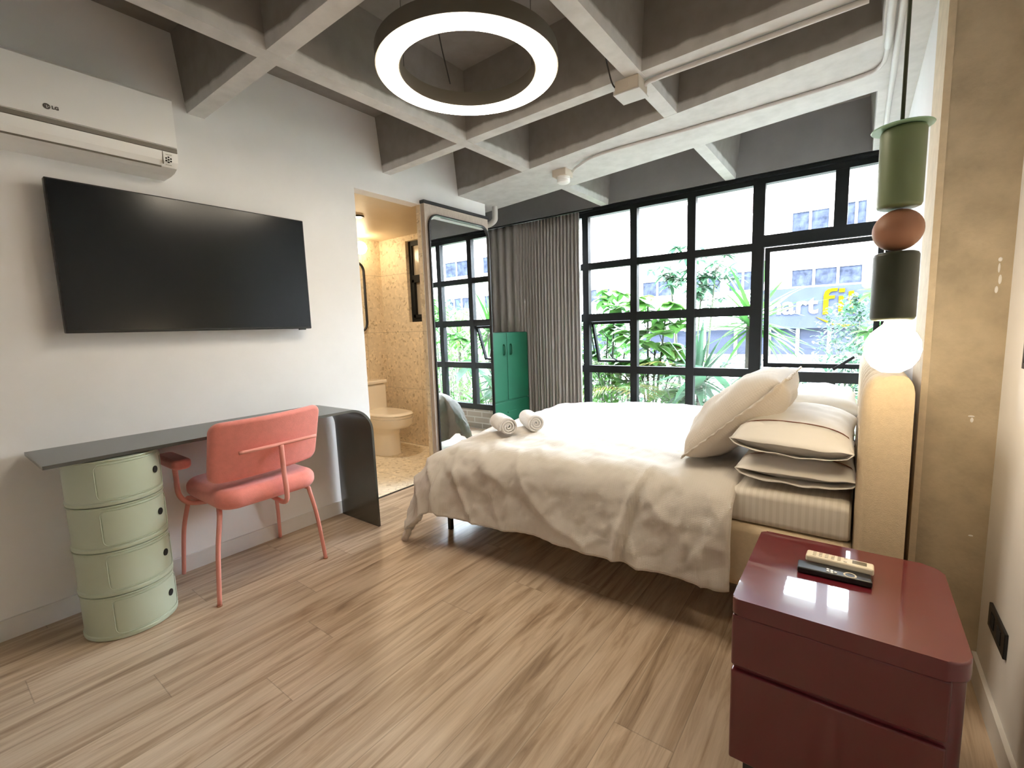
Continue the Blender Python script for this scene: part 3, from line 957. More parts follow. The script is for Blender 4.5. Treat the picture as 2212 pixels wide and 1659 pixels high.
# ------------------------------------------------------------------ round four-tier cabinet
CX, CY, CR = -2.475, 0.487, 0.160
t = thing('round_cabinet', 'round sage green four tier storage cabinet under the left end of the desk', 'cabinet', (CX, CY, 0))
HT = 0.742 / 4
for k in range(4):
    z = k * HT
    bm = B()
    lathe(bm, [(CR - .008, 0.001), (CR - .001, .003), (CR, .010), (CR, .016), (CR - .004, .020), (CR - .004, HT - .010), (CR - .001, HT - .006), (CR - .001, HT - .0025), (CR - .008, HT - .0005), (0, HT - .0005)], (CX, CY, z), 72)
    ob = obj('tier', bm, M['sage'], t, smooth=True, angle=30)
    # sliding door: curved panel with rounded rim
    a0, a1 = -0.56, 1.16
    z0, z1 = z + .026, z + HT - .016
    def door_pts(a0_, a1_, z0_, z1_, r, n=6):
        ra = r / CR
        pts = []
        for (ca, cz, s) in ((a1_ - ra, z1_ - r, 0), (a0_ + ra, z1_ - r, 90), (a0_ + ra, z0_ + r, 180), (a1_ - ra, z0_ + r, 270)):
            for q in range(n + 1):
                w = math.radians(s + 90 * q / n)
                pts.append((ca + ra * math.cos(w), cz + r * math.sin(w)))
        return pts
    def cyl(a, z_, r):
        return (CX + r * math.cos(a), CY + r * math.sin(a), z_)
    b2 = B()
    NA = 24
    zs = [z0, z0 + (z1 - z0) / 2, z1]
    V = [[b2.verts.new(cyl(a0 + .03 + (a1 - a0 - .06) * i / NA, zz, CR - .0015)) for zz in (z0 + .004, z1 - .004)] for i in range(NA + 1)]
    Vb = [[b2.verts.new(cyl(a0 + .03 + (a1 - a0 - .06) * i / NA, zz, CR - .006)) for zz in (z0 + .004, z1 - .004)] for i in range(NA + 1)]
    for i in range(NA):
        b2.faces.new([V[i][0], V[i + 1][0], V[i + 1][1], V[i][1]])
        b2.faces.new([Vb[i][0], Vb[i][1], Vb[i + 1][1], Vb[i + 1][0]])
        b2.faces.new([V[i][0], Vb[i][0], Vb[i + 1][0], V[i + 1][0]])
        b2.faces.new([V[i][1], V[i + 1][1], Vb[i + 1][1], Vb[i][1]])
    for i in (0, NA):
        b2.faces.new([V[i][0], V[i][1], Vb[i][1], Vb[i][0]])
    d = obj('sliding_door', b2, M['sage'], t, smooth=True, angle=40)
    b3 = B()
    P = door_pts(a0, a1, z0, z1, .022)
    m_ = len(P)
    # only left side, bottom and lower corner stand proud, as a fine rim
    lst = [(p[0], p[1]) for p in P]
    sub = []
    for q in range(m_ + 1):
        aa, zz = lst[q % m_]
        sub.append(Vector(cyl(aa, zz, CR + .0005)))
    dense = []
    for q in range(len(lst)):
        (aa, zz), (ab, zb) = lst[q], lst[(q + 1) % m_]
        st = max(1, int(abs(ab - aa) / 0.08))
        for w in range(st):
            dense.append(Vector(cyl(aa + (ab - aa) * w / st, zz + (zb - zz) * w / st, CR + .0002)))
    dense.append(dense[0])
    tube(b3, dense, .0019, 6)
    obj('door_rim', b3, M['sage'], d, smooth=True)
    ah = 0.80
    b4 = B(); t2 = bmesh.new(); bmesh.ops.create_cone(t2, cap_ends=True, segments=32, radius1=.0145, radius2=.0145, depth=.003)
    merge(b4, t2, Matrix.Translation(cyl(ah, z + HT * .54, CR - .0002)) @ Matrix.Rotation(ah, 4, 'Z') @ Matrix.Rotation(math.radians(90), 4, 'Y'))
    obj('finger_hole', b4, M['dark_hole'], d)
    b5 = B()
    V2 = [b5.verts.new(cyl(a_, z_, r_)) for a_, z_, r_ in ((a1 + .02, z0, CR + .0008), (a1 + .045, z0, CR + .0008), (a1 + .045, z1, CR + .0008), (a1 + .02, z1, CR + .0008))]
    b5.faces.new(V2); obj('door_slot', b5, M['dark_hole'], t)

# ------------------------------------------------------------------ chair
t = thing('armchair', 'salmon pink upholstered armchair with tubular metal legs at the desk', 'chair', (-2.47, 1.0, 0))
def cushion_bm(x0, x1, y0, y1, z0, z1, rc=0.06, re=0.02, sag=0.0):
    """thick cushion slab, rounded in plan and along its edges, in xy plane"""
    b_ = bmesh.new()
    def plan(off, n=8):
        out = []
        r = max(rc - off, .005)
        for cx_, cy_, s in ((x1 - rc, y1 - rc, 0), (x0 + rc, y1 - rc, 90), (x0 + rc, y0 + rc, 180), (x1 - rc, y0 + rc, 270)):
            for q in range(n + 1):
                a = math.radians(s + 90 * q / n)
                out.append((cx_ + r * math.cos(a), cy_ + r * math.sin(a)))
        return out
    rings = []
    K = 6
    for q in range(K + 1):
        a = math.radians(90 * q / K)
        rings.append((re * (1 - math.sin(a)), z0 + re * (1 - math.cos(a))))
    for q in range(K + 1):
        a = math.radians(90 * q / K)
        rings.append((re * (1 - math.cos(a)), z1 - re * (1 - math.sin(a))))
    R_2 = [[b_.verts.new((p[0], p[1], z)) for p in plan(off)] for off, z in rings]
    for i in range(len(R_2) - 1):
        n_ = len(R_2[i])
        for k in range(n_):
            b_.faces.new([R_2[i][k], R_2[i][(k + 1) % n_], R_2[i + 1][(k + 1) % n_], R_2[i + 1][k]])
    b_.faces.new(R_2[0][::-1]); b_.faces.new(R_2[-1])
    return b_
sb = cushion_bm(-2.68, -2.195, .775, 1.245, .425, .515, .09, .040)
obj('seat', sb, M['pink'], t, smooth=True, angle=60)
# backrest: slab built in a local frame, bowed and leaning
bb = cushion_bm(-.255, .255, -.145, .145, -.026, .026, .045, .020)
bmesh.ops.triangulate(bb, faces=[f for f in bb.faces if len(f.verts) > 4])
bmesh.ops.subdivide_edges(bb, edges=[e for e in bb.edges if e.calc_length() > .1], cuts=7, use_grid_fill=True)
for v in bb.verts:
    a, c, d_ = v.co
    yy, zz, dep = a, c, d_
    bow = 0.05 * (yy / .255) ** 2
    # leaning back: top moves towards the camera (+x)
    x_ = -2.215 + dep - bow + 0.10 * (zz / .145) * .45
    v.co = Vector((x_, 1.022 + yy, .695 + zz + .008 * (yy / .255)))
obj('backrest', bb, M['pink'], t, smooth=True, angle=60)
bm = B(); tube(bm, spline([(-2.180, .862, .688), (-2.172, .95, .69), (-2.170, 1.05, .692), (-2.176, 1.225, .694)], 6), .0085, 10); obj('back_rod', bm, M['pink_metal'], t, smooth=True)
bm = B(); tube(bm, spline([(-2.172, 1.045, .688), (-2.168, 1.045, .56), (-2.158, 1.045, .46), (-2.168, 1.045, .415), (-2.215, 1.045, .398), (-2.32, 1.045, .405), (-2.45, 1.045, .412)], 8), .0115, 12); obj('back_post', bm, M['pink_metal'], t, smooth=True)
for sy, yb in ((-1, .742), (1, 1.262)):
    s_in = yb - sy * .055 if sy > 0 else yb + .05
    bm = B(); tube(bm, spline([(-2.36, s_in + (.03 if sy < 0 else -.03), .415), (-2.275, s_in, .412), (-2.262, s_in - sy * -.008, .38), (-2.255, (s_in + yb) / 2 + sy * .005, .24), (-2.247, yb, .004)], 8), .0115, 12, taper=.0095); obj('leg', bm, M['pink_metal'], t, smooth=True)
    bm = B(); lathe(bm, [(0, 0), (.0115, 0), (.0115, .006), (0, .006)], (-2.247, yb, 0.0), 16); obj('foot_cap', bm, M['terracotta'], bpy.data.objects[t.children[-1].name] if False else t)
    bm = B(); tube(bm, spline([(-2.56, s_in + (.03 if sy < 0 else -.03), .415), (-2.645, s_in, .412), (-2.66, s_in, .38), (-2.68, (s_in + yb) / 2, .24), (-2.712, yb - sy * .012, .006)], 8), .0115, 12, taper=.0095); obj('leg', bm, M['pink_metal'], t, smooth=True)
for sy, ya in ((-1, .735), (1, 1.30)):
    bm = cushion_bm(-2.725, -2.465, ya - .04, ya + .04, .600, .648, .035, .018); obj('armrest', bm, M['pink'], t, smooth=True, angle=60)
    yi = .82 if sy < 0 else 1.22
    bm = B(); tube(bm, spline([(-2.59, ya, .602), (-2.588, ya, .54), (-2.575, ya + (.0), .46), (-2.56, ya - sy * .03, .415), (-2.53, yi, .405), (-2.50, yi - sy * .05, .410)], 8), .0115, 12); obj('arm_post', bm, M['pink_metal'], t, smooth=True)

# ------------------------------------------------------------------ ring lamp
RC = (-1.342, 1.552)
t = thing('ring_lamp', 'large round glowing ring lamp hanging under the waffle ceiling', 'lamp', (RC[0], RC[1], 2.21))
zr = 2.25
bm = B(); lathe(bm, [(.372, .006), (.372, .066), (.278, .066), (.278, .006), (.283, .006), (.283, .02), (.367, .02), (.367, .006)], (RC[0], RC[1], zr), 96, close=True); obj('housing', bm, M['ring_body'], t, smooth=True, angle=30)
bm = B(); lathe(bm, [(.283, .02), (.283, .003), (.286, 0), (.364, 0), (.367, .003), (.367, .02)], (RC[0], RC[1], zr), 96); obj('diffuser', bm, M['ring_light'], t, smooth=True, angle=60)
for k in range(3):
    a = math.radians(70 + 120 * k)
    bm = B(); tube(bm, [(RC[0] + .33 * math.cos(a), RC[1] + .33 * math.sin(a), zr + .066), (RC[0] + .33 * math.cos(a), RC[1] + .33 * math.sin(a), ZS)], .0012, 6); obj('suspension_wire', bm, M['wire'], t)
bm = B(); tube(bm, spline([(-1.47, 1.50, ZS), (-1.475, 1.51, 2.55), (-1.50, 1.56, 2.44), (-1.565, 1.68, 2.335)], 8), .0028, 8); obj('power_cable', bm, M['wire'], t, smooth=True)
bm = B(); tube(bm, spline([(-1.08, 1.30, 2.325), (-1.00, 1.34, 2.36), (-0.93, 1.38, 2.42), (-0.925, 1.7, 2.46), (-0.935, 1.95, 2.42), (-.955, 2.06, 2.36), (-0.958, 2.12, 2.305), (-.945, 2.165, 2.285)], 8), .0035, 8); tag(obj('cable', bm, M['wire'], smooth=True), 'black cable running from the ring lamp to the ceiling junction box', 'cable')

# ------------------------------------------------------------------ pendant lamp
PX, PY = 0.068, 1.5
t = thing('pendant_lamp', 'pendant lamp of stacked green cylinders and brown ball above the nightstand', 'lamp', (PX, PY, 1.06))
def cyl_prof(r, h, e=.008):
    return [(0, 0), (r - e, 0), (r - e * .3, e * .3), (r, e), (r, h - e), (r - e * .3, h - e * .3), (r - e, h), (0, h)]
bm = B(); lathe(bm, [(0, -.062), (.02, -.060), (.04, -.047), (.0525, -.027), (.0575, -.004), (.055, .018), (.046, .036), (.032, .050), (.021, .060), (.0185, .068), (0, .068)], (PX + .004, PY, 1.120), 48); obj('bulb', bm, M['bulb'], t, smooth=True)
bm = B(); lathe(bm, cyl_prof(.0455, .166, .009), (PX, PY, 1.189), 48); obj('lower_cylinder', bm, M['dark_green'], t, smooth=True, angle=50)
bm = B(); lathe(bm, [(0, -.050)] + [(.0505 * math.cos(a), .050 * math.sin(a)) for a in [math.radians(-80 + 10 * k) for k in range(17)]] + [(0, .050)], (PX, PY, 1.408), 48); obj('ball', bm, M['terracotta'], t, smooth=True)
bm = B(); lathe(bm, cyl_prof(.0445, .185, .009), (PX - .001, PY, 1.459), 48); obj('upper_cylinder', bm, M['sage_metal'], t, smooth=True, angle=50)
bm = B(); lathe(bm, [(0, 0), (.059, 0), (.060, .0015), (.059, .003), (0, .003)], (PX - .004, PY, 1.644), 64); obj('disc', bm, M['sage_disc'], t, smooth=True, angle=50)
bm = B(); tube(bm, [(PX - .005, PY, 1.647), (PX - .005, PY, ZB)], .0042, 10); obj('cord', bm, M['cord'], t, smooth=True)

# ------------------------------------------------------------------ ceiling services
def rod(pts, r, label, name='conduit_pipe'):
    b_ = B(); tube(b_, spline(pts, 8), r, 12)
    return tag(obj(name, b_, M['conduit'], smooth=True), label, 'conduit', None)
zc = ZB - .010
rod([(-.845, 2.215, zc - .012), (-.80, 2.215, zc), (-.6, 2.21, zc), (-.3, 2.203, zc), (-.02, 2.195, zc)], .0105, 'white conduit along the narrow rib from the junction box to the right wall beam')
rod([(-1.675, 3.03, zc - .015), (-1.60, 2.97, zc - .010), (-1.38, 2.895, zc), (-.8, 2.885, zc), (-.24, 2.855, zc), (-.02, 2.825, zc), (.030, 2.77, zc), (.045, 2.68, zc), (.048, 2.45, zc)], .0095, 'thin painted conduit curving along the wide beam from the smoke detector')
rod([(.048, 2.60, zc - .002), (.047, 1.5, zc - .002), (.046, .3, zc - .002), (.045, YB, zc - .002)], .0135, 'painted conduit under the right beam, the one nearer the ribs')
rod([(.078, 4.1, zc), (.078, 2.6, zc), (.078, 1.0, zc), (.078, YB, zc)], .012, 'painted conduit running the full length of the right beam to the window')
t = thing('junction_box', 'painted square electrical junction box where two ceiling ribs cross', 'junction box', (-.895, 2.19, 2.26))
bm = B(); rbox(bm, -.955, -.84, 2.135, 2.245, 2.262, ZB, .004, 2); obj('box_body', bm, M['box'], t)
bm = B(); rbox(bm, -.960, -.835, 2.130, 2.250, 2.256, 2.262, .002, 1); obj('cover_plate', bm, M['conduit'], t)
bm = B(); lathe(bm, [(0, 0), (.014, 0), (.014, .003), (0, .003)], (0, 0, 0), 20); bm.transform(Matrix.Translation((-.90, 2.136, 2.291)) @ Matrix.Rotation(math.radians(90), 4, 'X')); obj('knockout', bm, M['box'], t)
bm = B(); tube(bm, [(-.975, 2.165, 2.283), (-.953, 2.175, 2.283)], .009, 10); obj('cable_gland', bm, M['conduit'], t)
t = thing('smoke_detector', 'white round smoke detector on a square box under the wide beam', 'smoke detector', (-1.755, 3.03, 2.23))
bm = B(); rbox(bm, -1.815, -1.705, 2.975, 3.085, 2.272, ZB, .004, 2); obj('mount_box', bm, M['box'], t)
bm = B(); lathe(bm, [(0, 0), (.035, 0), (.045, .006), (.047, .018), (.041, .021), (.041, .025), (.047, .028), (.047, .044), (0, .044)], (-1.752, 3.028, 2.228), 32); obj('detector_head', bm, M['white_plastic'], t, smooth=True, angle=40)
for n_, (x, y) in enumerate([(-.35, 2.855), (-1.1, 2.888)]):
    pass
bm = B(); tube(bm, spline([(-2.95, 3.40, 2.16), (-2.86, 3.43, 2.165), (-2.80, 3.45, 2.17), (-2.745, 3.46, 2.20), (-2.735, 3.46, 2.25), (-2.735, 3.46, 2.40)], 8), .026, 16)
tag(obj('drain_pipe', bm, M['pvc'], smooth=True), 'white plastic elbow pipe at the ceiling behind the mirror panel', 'pipe')

# ------------------------------------------------------------------ green locker
t = thing('locker', 'green metal two door locker standing behind the mirror panel by the curtain', 'locker', (-2.96, 3.66, 0))
LX = -2.775
bm = B(); rbox(bm, LX - .36, LX - .012, 3.36, 3.985, 0, 1.165, .006, 2); obj('body', bm, M['green_locker'], t)
for ya, yb, hy in ((3.363, 3.625, 3.575), (3.631, 3.982, 3.685)):
    bm = B(); rbox(bm, LX - .012, LX, ya, yb, .49, 1.160, .004, 2); d = obj('door', bm, M['green_locker'], t)
    bm = B(); tube(bm, spline([(LX, hy, 1.045), (LX + .016, hy, 1.035), (LX + .018, hy, 1.0), (LX + .016, hy, .955), (LX, hy, .945)], 6), .009, 10); obj('handle', bm, M['green_locker'], d, smooth=True)
bm = B(); rbox(bm, LX - .012, LX, 3.363, 3.982, .25, .475, .004, 2); d = obj('drawer', bm, M['green_locker'], t)
bm = B(); rbox(bm, LX, LX + .012, 3.60, 3.75, .36, .375, .003, 1); obj('handle', bm, M['green_locker'], d)
bm = B(); rbox(bm, LX - .012, LX, 3.363, 3.982, .02, .235, .004, 2); obj('drawer', bm, M['green_locker'], t)

# ------------------------------------------------------------------ curtains
def curtain(x0, x1, folds, label, seed, amp=.035, yb=4.075, gathered=0.0):
    random.seed(seed)
    ph = [random.uniform(0, 6.28) for _ in range(4)]
    def fn(u, v):
        z = 2.283 - v * 2.25
        x = x0 + (x1 - x0) * u
        spread = 1 + .03 * v
        w = math.sin(2 * math.pi * folds * u + ph[0] + .6 * math.sin(5 * u + ph[1]))
        w2 = math.sin(2 * math.pi * folds * .53 * u + ph[2] + v * .8)
        a = amp * (.45 + .55 * min(1, v * 5))
        y = yb + a * w + .010 * w2 * v
        x += .006 * math.sin(2 * math.pi * folds * 2 * u) + (x - (x0 + x1) / 2) * (spread - 1) + .008 * v * math.sin(7 * u + ph[3])
        return Vector((x, y, z))
    o = grid_mesh('curtain', fn, int(folds * 12), 20, M['curtain'], None, solid=.004)
    return tag(o, label, 'curtain', 'grey curtains drawn aside at the window')
curtain(-3.72, -2.90, 8, 'grey curtain half hidden behind the green locker, with few dark folds', 3, .03)
curtain(-2.93, -2.19, 19, 'grey floor length curtain in tight pleats at the left of the open window', 5, .030, 4.07)
bm = B(); tube(bm, [(-3.78, 4.08, 2.298), (-2.05, 4.08, 2.298)], .008, 8); tag(obj('curtain_track', bm, M['black']), 'black curtain rail above the grey curtains', 'curtain rail')

# ------------------------------------------------------------------ bed
t = thing('bed', 'double bed with beige upholstered frame and channelled headboard against the right wall', 'bed', (-1.0, 2.6, 0))
bm = B(); rbox(bm, -1.96, 0.02, 1.80, 3.38, .20, .45, .03, 4); obj('bed_base', bm, M['bedframe'], t, smooth=True, angle=40)
# headboard with vertical channels on the front face
NY = 72
YH0, YH1 = 1.785, 3.42
rows_z = [0.03] + [0.06 + .05 * k for k in range(18)] + [0.945, .972, .992, 1.006, 1.016, 1.022]
bm = B()
def hb_front(y, z):
    ch = (y - YH0) / .121
    b_ = 1 - abs(2 * (ch % 1) - 1) ** 2.6
    top = max(0, (z - .93) / .092)
    edge = min(1, (y - YH0) / .03, (YH1 - y) / .03)
    return .046 - .028 * b_ * min(1, edge + .35) + .045 * (1 - math.sqrt(max(0, 1 - top * top)))
F = [[bm.verts.new((hb_front(YH0 + (YH1 - YH0) * i / NY, z), YH0 + (YH1 - YH0) * i / NY, z)) for z in rows_z] for i in range(NY + 1)]
K_ = [[bm.verts.new((.146 - .03 * (1 - math.sqrt(max(0, 1 - max(0, (z - .96) / .062) ** 2))), YH0 + (YH1 - YH0) * i / NY, z)) for z in rows_z] for i in range(NY + 1)]
nz = len(rows_z)
for i in range(NY):
    for j in range(nz - 1):
        bm.faces.new([F[i][j], F[i][j + 1], F[i + 1][j + 1], F[i + 1][j]])
        bm.faces.new([K_[i][j], K_[i + 1][j], K_[i + 1][j + 1], K_[i][j + 1]])
    bm.faces.new([F[i][-1], K_[i][-1], K_[i + 1][-1], F[i + 1][-1]])
    bm.faces.new([F[i][0], F[i + 1][0], K_[i + 1][0], K_[i][0]])
for i in (0, NY):
    for j in range(nz - 1):
        bm.faces.new([F[i][j], K_[i][j], K_[i][j + 1], F[i][j + 1]])
obj('headboard', bm, M['bedframe'], t, smooth=True, angle=55)
for lx, ly in ((-1.93, 1.90), (-1.93, 3.28), (-.12, 1.90), (-.12, 3.28)):
    bm = B(); box(bm, lx - .012, lx + .012, ly - .012, ly + .012, 0, .205); obj('leg', bm, M['black'], t)
bm = B()
sts = []
for x, y0_, y1_, z1_ in ((-1.83, 1.90, 3.30, .50), (-1.80, 1.87, 3.33, .525), (-1.2, 1.855, 3.34, .545), (-.60, 1.85, 3.35, .555), (-.42, 1.816, 3.365, .582), (-.02, 1.812, 3.37, .586), (.005, 1.818, 3.365, .580), (.012, 1.835, 3.35, .565)):
    sts.append([bm.verts.new((x, p[0], p[1])) for p in rrect(y0_, y1_, .452, z1_, .028, 4)])
for i in range(len(sts) - 1):
    n_ = len(sts[i])
    for k in range(n_):
        bm.faces.new([sts[i][k], sts[i][(k + 1) % n_], sts[i + 1][(k + 1) % n_], sts[i + 1][k]])
bm.faces.new(sts[0]); bm.faces.new(sts[-1][::-1])
tag(obj('mattress', bm, M['sheet_stripe'], smooth=True, angle=50), 'white striped mattress with its bare side showing beside the nightstand', 'mattress')

# duvet draped over the mattress
DX1, DY0, DY1 = -.335, 1.885, 3.29
OVX, OVY = .50, .47        # overhang at the foot and on the sides
def drape(d, topr=.14):
    """outward run and drop for sheet length d past the edge of the flat top"""
    L1 = topr * math.pi / 2
    if d <= 0: return 0, 0
    if d < L1:
        a = d / topr
        return topr * math.sin(a), topr * (1 - math.cos(a))
    e = d - L1
    return topr + .05 * e + .10 * e * e, topr + .985 * e
def duvet_fn(u, v):
    sy = (DY0 - OVY) + (DY1 - DY0 + 2 * OVY) * v
    DX0 = -1.80 - .15 * min(1, max(0, (sy - 1.9) / 1.3))
    sx = (DX0 - OVX) + (DX1 - DX0 + OVX) * u
    ex = max(0, DX0 - sx)
    ey = DY0 - sy if sy < DY0 else (sy - DY1 if sy > DY1 else 0)
    sg = -1 if sy < DY0 else 1
    bx, by = max(sx, DX0), min(max(sy, DY0), DY1)
    p = Vector((sx, sy, 0))
    if ex > 0 and ey > 0:
        d = math.hypot(ex, ey)
        cx_, cy_ = ex / d, ey / d
        out, dr = drape(min(d, .66) * .99, .25)
        # corner hangs as a soft cone
        out *= .93 + .40 * (2 * cx_ * cy_) * (d / .66) ** 2
        X, Y = bx - cx_ * out, by + sg * cy_ * out
    else:
        d = ex + ey
        out, dr = drape(d, .14 + (.06 * min(1, max(0, (2.2 - sy) / .5)) if ex > 0 else .06 * min(1, max(0, (-1.5 - sx) / .3))))
        X, Y = bx - (out if ex > 0 else 0), by + (sg * out if ey > 0 else 0)
    ztop = .618
    # sheet relaxes towards the foot and the near edge
    ztop -= .052 * max(0, (-1.25 - sx)) / .6
    ztop -= .022 * max(0, min(1, (2.35 - sy) / .5)) ** 2
    Z = ztop - dr
    side = min(1, max(0, (ex + ey) / .12))
    # wrinkles
    q = Vector((sx * 3.1, sy * 3.1, 0))
    w = .009 * fbm(q + Vector((3, 1, 0)), 4)
    w += (.0025 + .003 * side) * fbm(Vector((sx * 26 - sy * 10, sy * 9 + sx * 3, 5)), 3)
    rg = 1 - abs(noise.noise(Vector((sx * 4.5 + sy * 2.2, sy * 2.0 - sx * 1.2, 11))))
    w += .016 * (rg ** 7) * (.25 + .75 * side)
    dg = (sx * .55 + sy * 1.0)
    w += .007 * max(0, noise.noise(Vector((dg * 9, (sx - sy) * 2.0, 4)))) ** .8 * 1.6
    w += side * .010 * noise.noise(Vector((sx * 6.5 + sy * 3.0, sy * 1.4, 9)))
    w += side * .008 * abs(noise.noise(Vector((sx * 4 - sy * 9, sx * 3 + sy * 5, 2))))
    # long crease across the side
    cr_ = -.70 + .10 * math.sin(sy * 3.0 + 1.0)
    w += .016 * math.exp(-((sx - cr_) / .020) ** 2) * side - .010 * math.exp(-((sx - cr_ - .035) / .022) ** 2) * side
    cr2 = -1.83 + .35 * (sy - 1.6)
    w -= .016 * math.exp(-((sx - cr2) / .030) ** 2) * side * (1 if sg < 0 else 0)
    if ex > 0 and ey > 0:
        nx, ny, nz_ = -cx_, sg * cy_, .2
    elif ex > 0:
        nx, ny, nz_ = -min(1, ex / .12), 0, 1 - min(1, ex / .14)
    elif ey > 0:
        nx, ny, nz_ = 0, sg * min(1, ey / .12), 1 - min(1, ey / .14)
    else:
        nx, ny, nz_ = 0, 0, 1
    # puff: edges taper
    X += nx * w * 1.2; Y += ny * w * 1.2; Z += nz_ * w
    # rolled head-end border
    e = (DX1 - sx)
    if e < .05:
        r_ = .03 * (1 - math.sqrt(max(0, 1 - (1 - e / .05) ** 2)))
        X -= .0; Z -= r_ * nz_; Y -= ny * r_ * .6
    Z = max(Z, .018 + .01 * abs(noise.noise(q)))
    return Vector((X, Y, Z))
dv = grid_mesh('duvet', duvet_fn, 190, 220, M['duvet'], None, solid=.030, uvs=(2.0, 2.1))
tag(dv, 'cream seersucker duvet spread over the bed with one corner touching the floor', 'duvet')

def pillow_mesh(name, c, hx, hy, hz, rot, m, parent=None, flange=0.0, pinch=.10, seed=0, nu=40, nv=52, wr=.012, fmat=None):
    """pillow centred at c, half sizes, rotated by rot matrix; flange = flat border"""
    def shape(a, b_, s):
        # a,b in -1..1
        ea = (1 - abs(a) ** 2.6); eb = (1 - abs(b_) ** 2.6)
        h_ = (max(0, ea) * max(0, eb)) ** .42
        px = hx * a * (1 - pinch * (1 - b_ * b_) * 0.0 - pinch * .55 * (1 - abs(b_) ** 2) * abs(a) ** 3)
        py = hy * b_ * (1 - pinch * .45 * (1 - abs(a) ** 2) * abs(b_) ** 3)
        n1 = fbm(Vector((a * 1.7 + seed, b_ * 2.1, s * 3)), 3) * wr
        rad = noise.noise(Vector((math.atan2(b_, a) * 3.2, seed, 1))) * wr * .9 * (max(abs(a), abs(b_)) ** 3) * (h_ + .15)
        return Vector((px, py, s * (hz * h_ + (n1 + rad) * h_)))
    bm = bmesh.new()
    uvl = bm.loops.layers.uv.new('UVMap')
    def g(t_):
        return math.sin(t_ * math.pi / 2)
    for s in (1, -1):
        V = [[bm.verts.new(shape(g(2 * i / nu - 1), g(2 * j / nv - 1), s)) for j in range(nv + 1)] for i in range(nu + 1)]
        for i in range(nu):
            for j in range(nv):
                q = [(i, j), (i + 1, j), (i + 1, j + 1), (i, j + 1)]
                if s < 0: q = q[::-1]
                f = bm.faces.new([V[a][b_] for a, b_ in q])
                for lp, (a, b_) in zip(f.loops, q):
                    lp[uvl].uv = (g(2 * a / nu - 1) * hx, g(2 * b_ / nv - 1) * hy)
    bmesh.ops.remove_doubles(bm, verts=bm.verts, dist=1e-5)
    bm.transform(Matrix.Translation(c) @ rot)
    me = bpy.data.meshes.new(name); bm.to_mesh(me); bm.free()
    return link(name, me, m, parent, smooth=True)

RZ = lambda d: Matrix.Rotation(math.radians(d), 4, 'Z')
RY = lambda d: Matrix.Rotation(math.radians(d), 4, 'Y')
RX = lambda d: Matrix.Rotation(math.radians(d), 4, 'X')
def sham_flange(c, rot, x0, x1, y, dy, zs, m, parent, name='flange', hem=None):
    """open pillowcase end: two hanging cloth lips at the near end, given in pillow coordinates"""
    MT = Matrix.Translation(c) @ rot
    for s, (za, zb) in zip((1, -1), zs):
        bm = bmesh.new()
        n_, k_ = 24, 5
        V = []
        for i in range(n_ + 1):
            a = 2 * i / n_ - 1
            x = (x0 + x1) / 2 + (x1 - x0) / 2 * a
            prof_ = (max(0, 1 - abs(a) ** 2.6) * (1 - .80 ** 2.6)) ** .42
            row = []
            for k in range(k_ + 1):
                q = k / k_
                z = (za * (1 - q) + zb * q) * prof_ + .006 * noise.noise(Vector((a * 3, q * 2, s * 5)))
                row.append(bm.verts.new(MT @ Vector((x * (1 + .04 * q), y + (dy * q) , z))))
            V.append(row)
        for i in range(n_):
            for k in range(k_):
                bm.faces.new([V[i][k], V[i + 1][k], V[i + 1][k + 1], V[i][k + 1]])
        me = bpy.data.meshes.new(name); bm.to_mesh(me); bm.free()
        ob = link(name, me, m, parent, smooth=True)
        md = ob.modifiers.new('thickness', 'SOLIDIFY'); md.thickness = .003

def pillow_thing(name, label, c, hx, hy, hz, rot, seed, openend=True, group='pillows at the headboard'):
    t_ = thing(name, label, 'pillow', (c[0], c[1], c[2] - hz), group)
    pillow_mesh('pillow_body', Vector(c), hx, hy, hz, rot, M['pillow'], t_, seed=seed)
    if openend:
        sham_flange(Vector(c), rot, -hx * .97, hx * .97, -hy * .80, -.095, [(hz * 1.0 + .004, -.004), (-hz * 1.0 - .002, -.050)], M['pillow'], t_)
        # brown piping line where the case lip starts
        MT = Matrix.Translation(Vector(c)) @ rot
        pts = []
        for i in range(25):
            a = 2 * i / 24 - 1
            pts.append(MT @ Vector((hx * .97 * a, -hy * .80, (hz + .007) * (max(0, 1 - abs(a) ** 2.6) * (1 - .80 ** 2.6)) ** .42 + .003)))
        b_ = B(); tube(b_, pts, .0022, 5); obj('piping', b_, M['piping'], t_, smooth=True)
    return t_
pillow_thing('pillow', 'white pillow lying flat on the mattress, near side, under another pillow', (-.165, 2.17, .655), .185, .30, .060, RZ(1), 1)
pillow_thing('pillow', 'white pillow with brown piping lying on top of the near stack', (-.170, 2.15, .765), .185, .31, .085, RZ(-1) @ RY(2), 2)
pillow_thing('pillow', 'white pillow at the bottom of the far stack near the window', (-.165, 2.92, .655), .185, .30, .060, RZ(-1), 3, False)
pillow_thing('pillow', 'white pillow on top of the far stack near the window', (-.170, 2.90, .765), .19, .31, .08, RZ(2), 4, False)
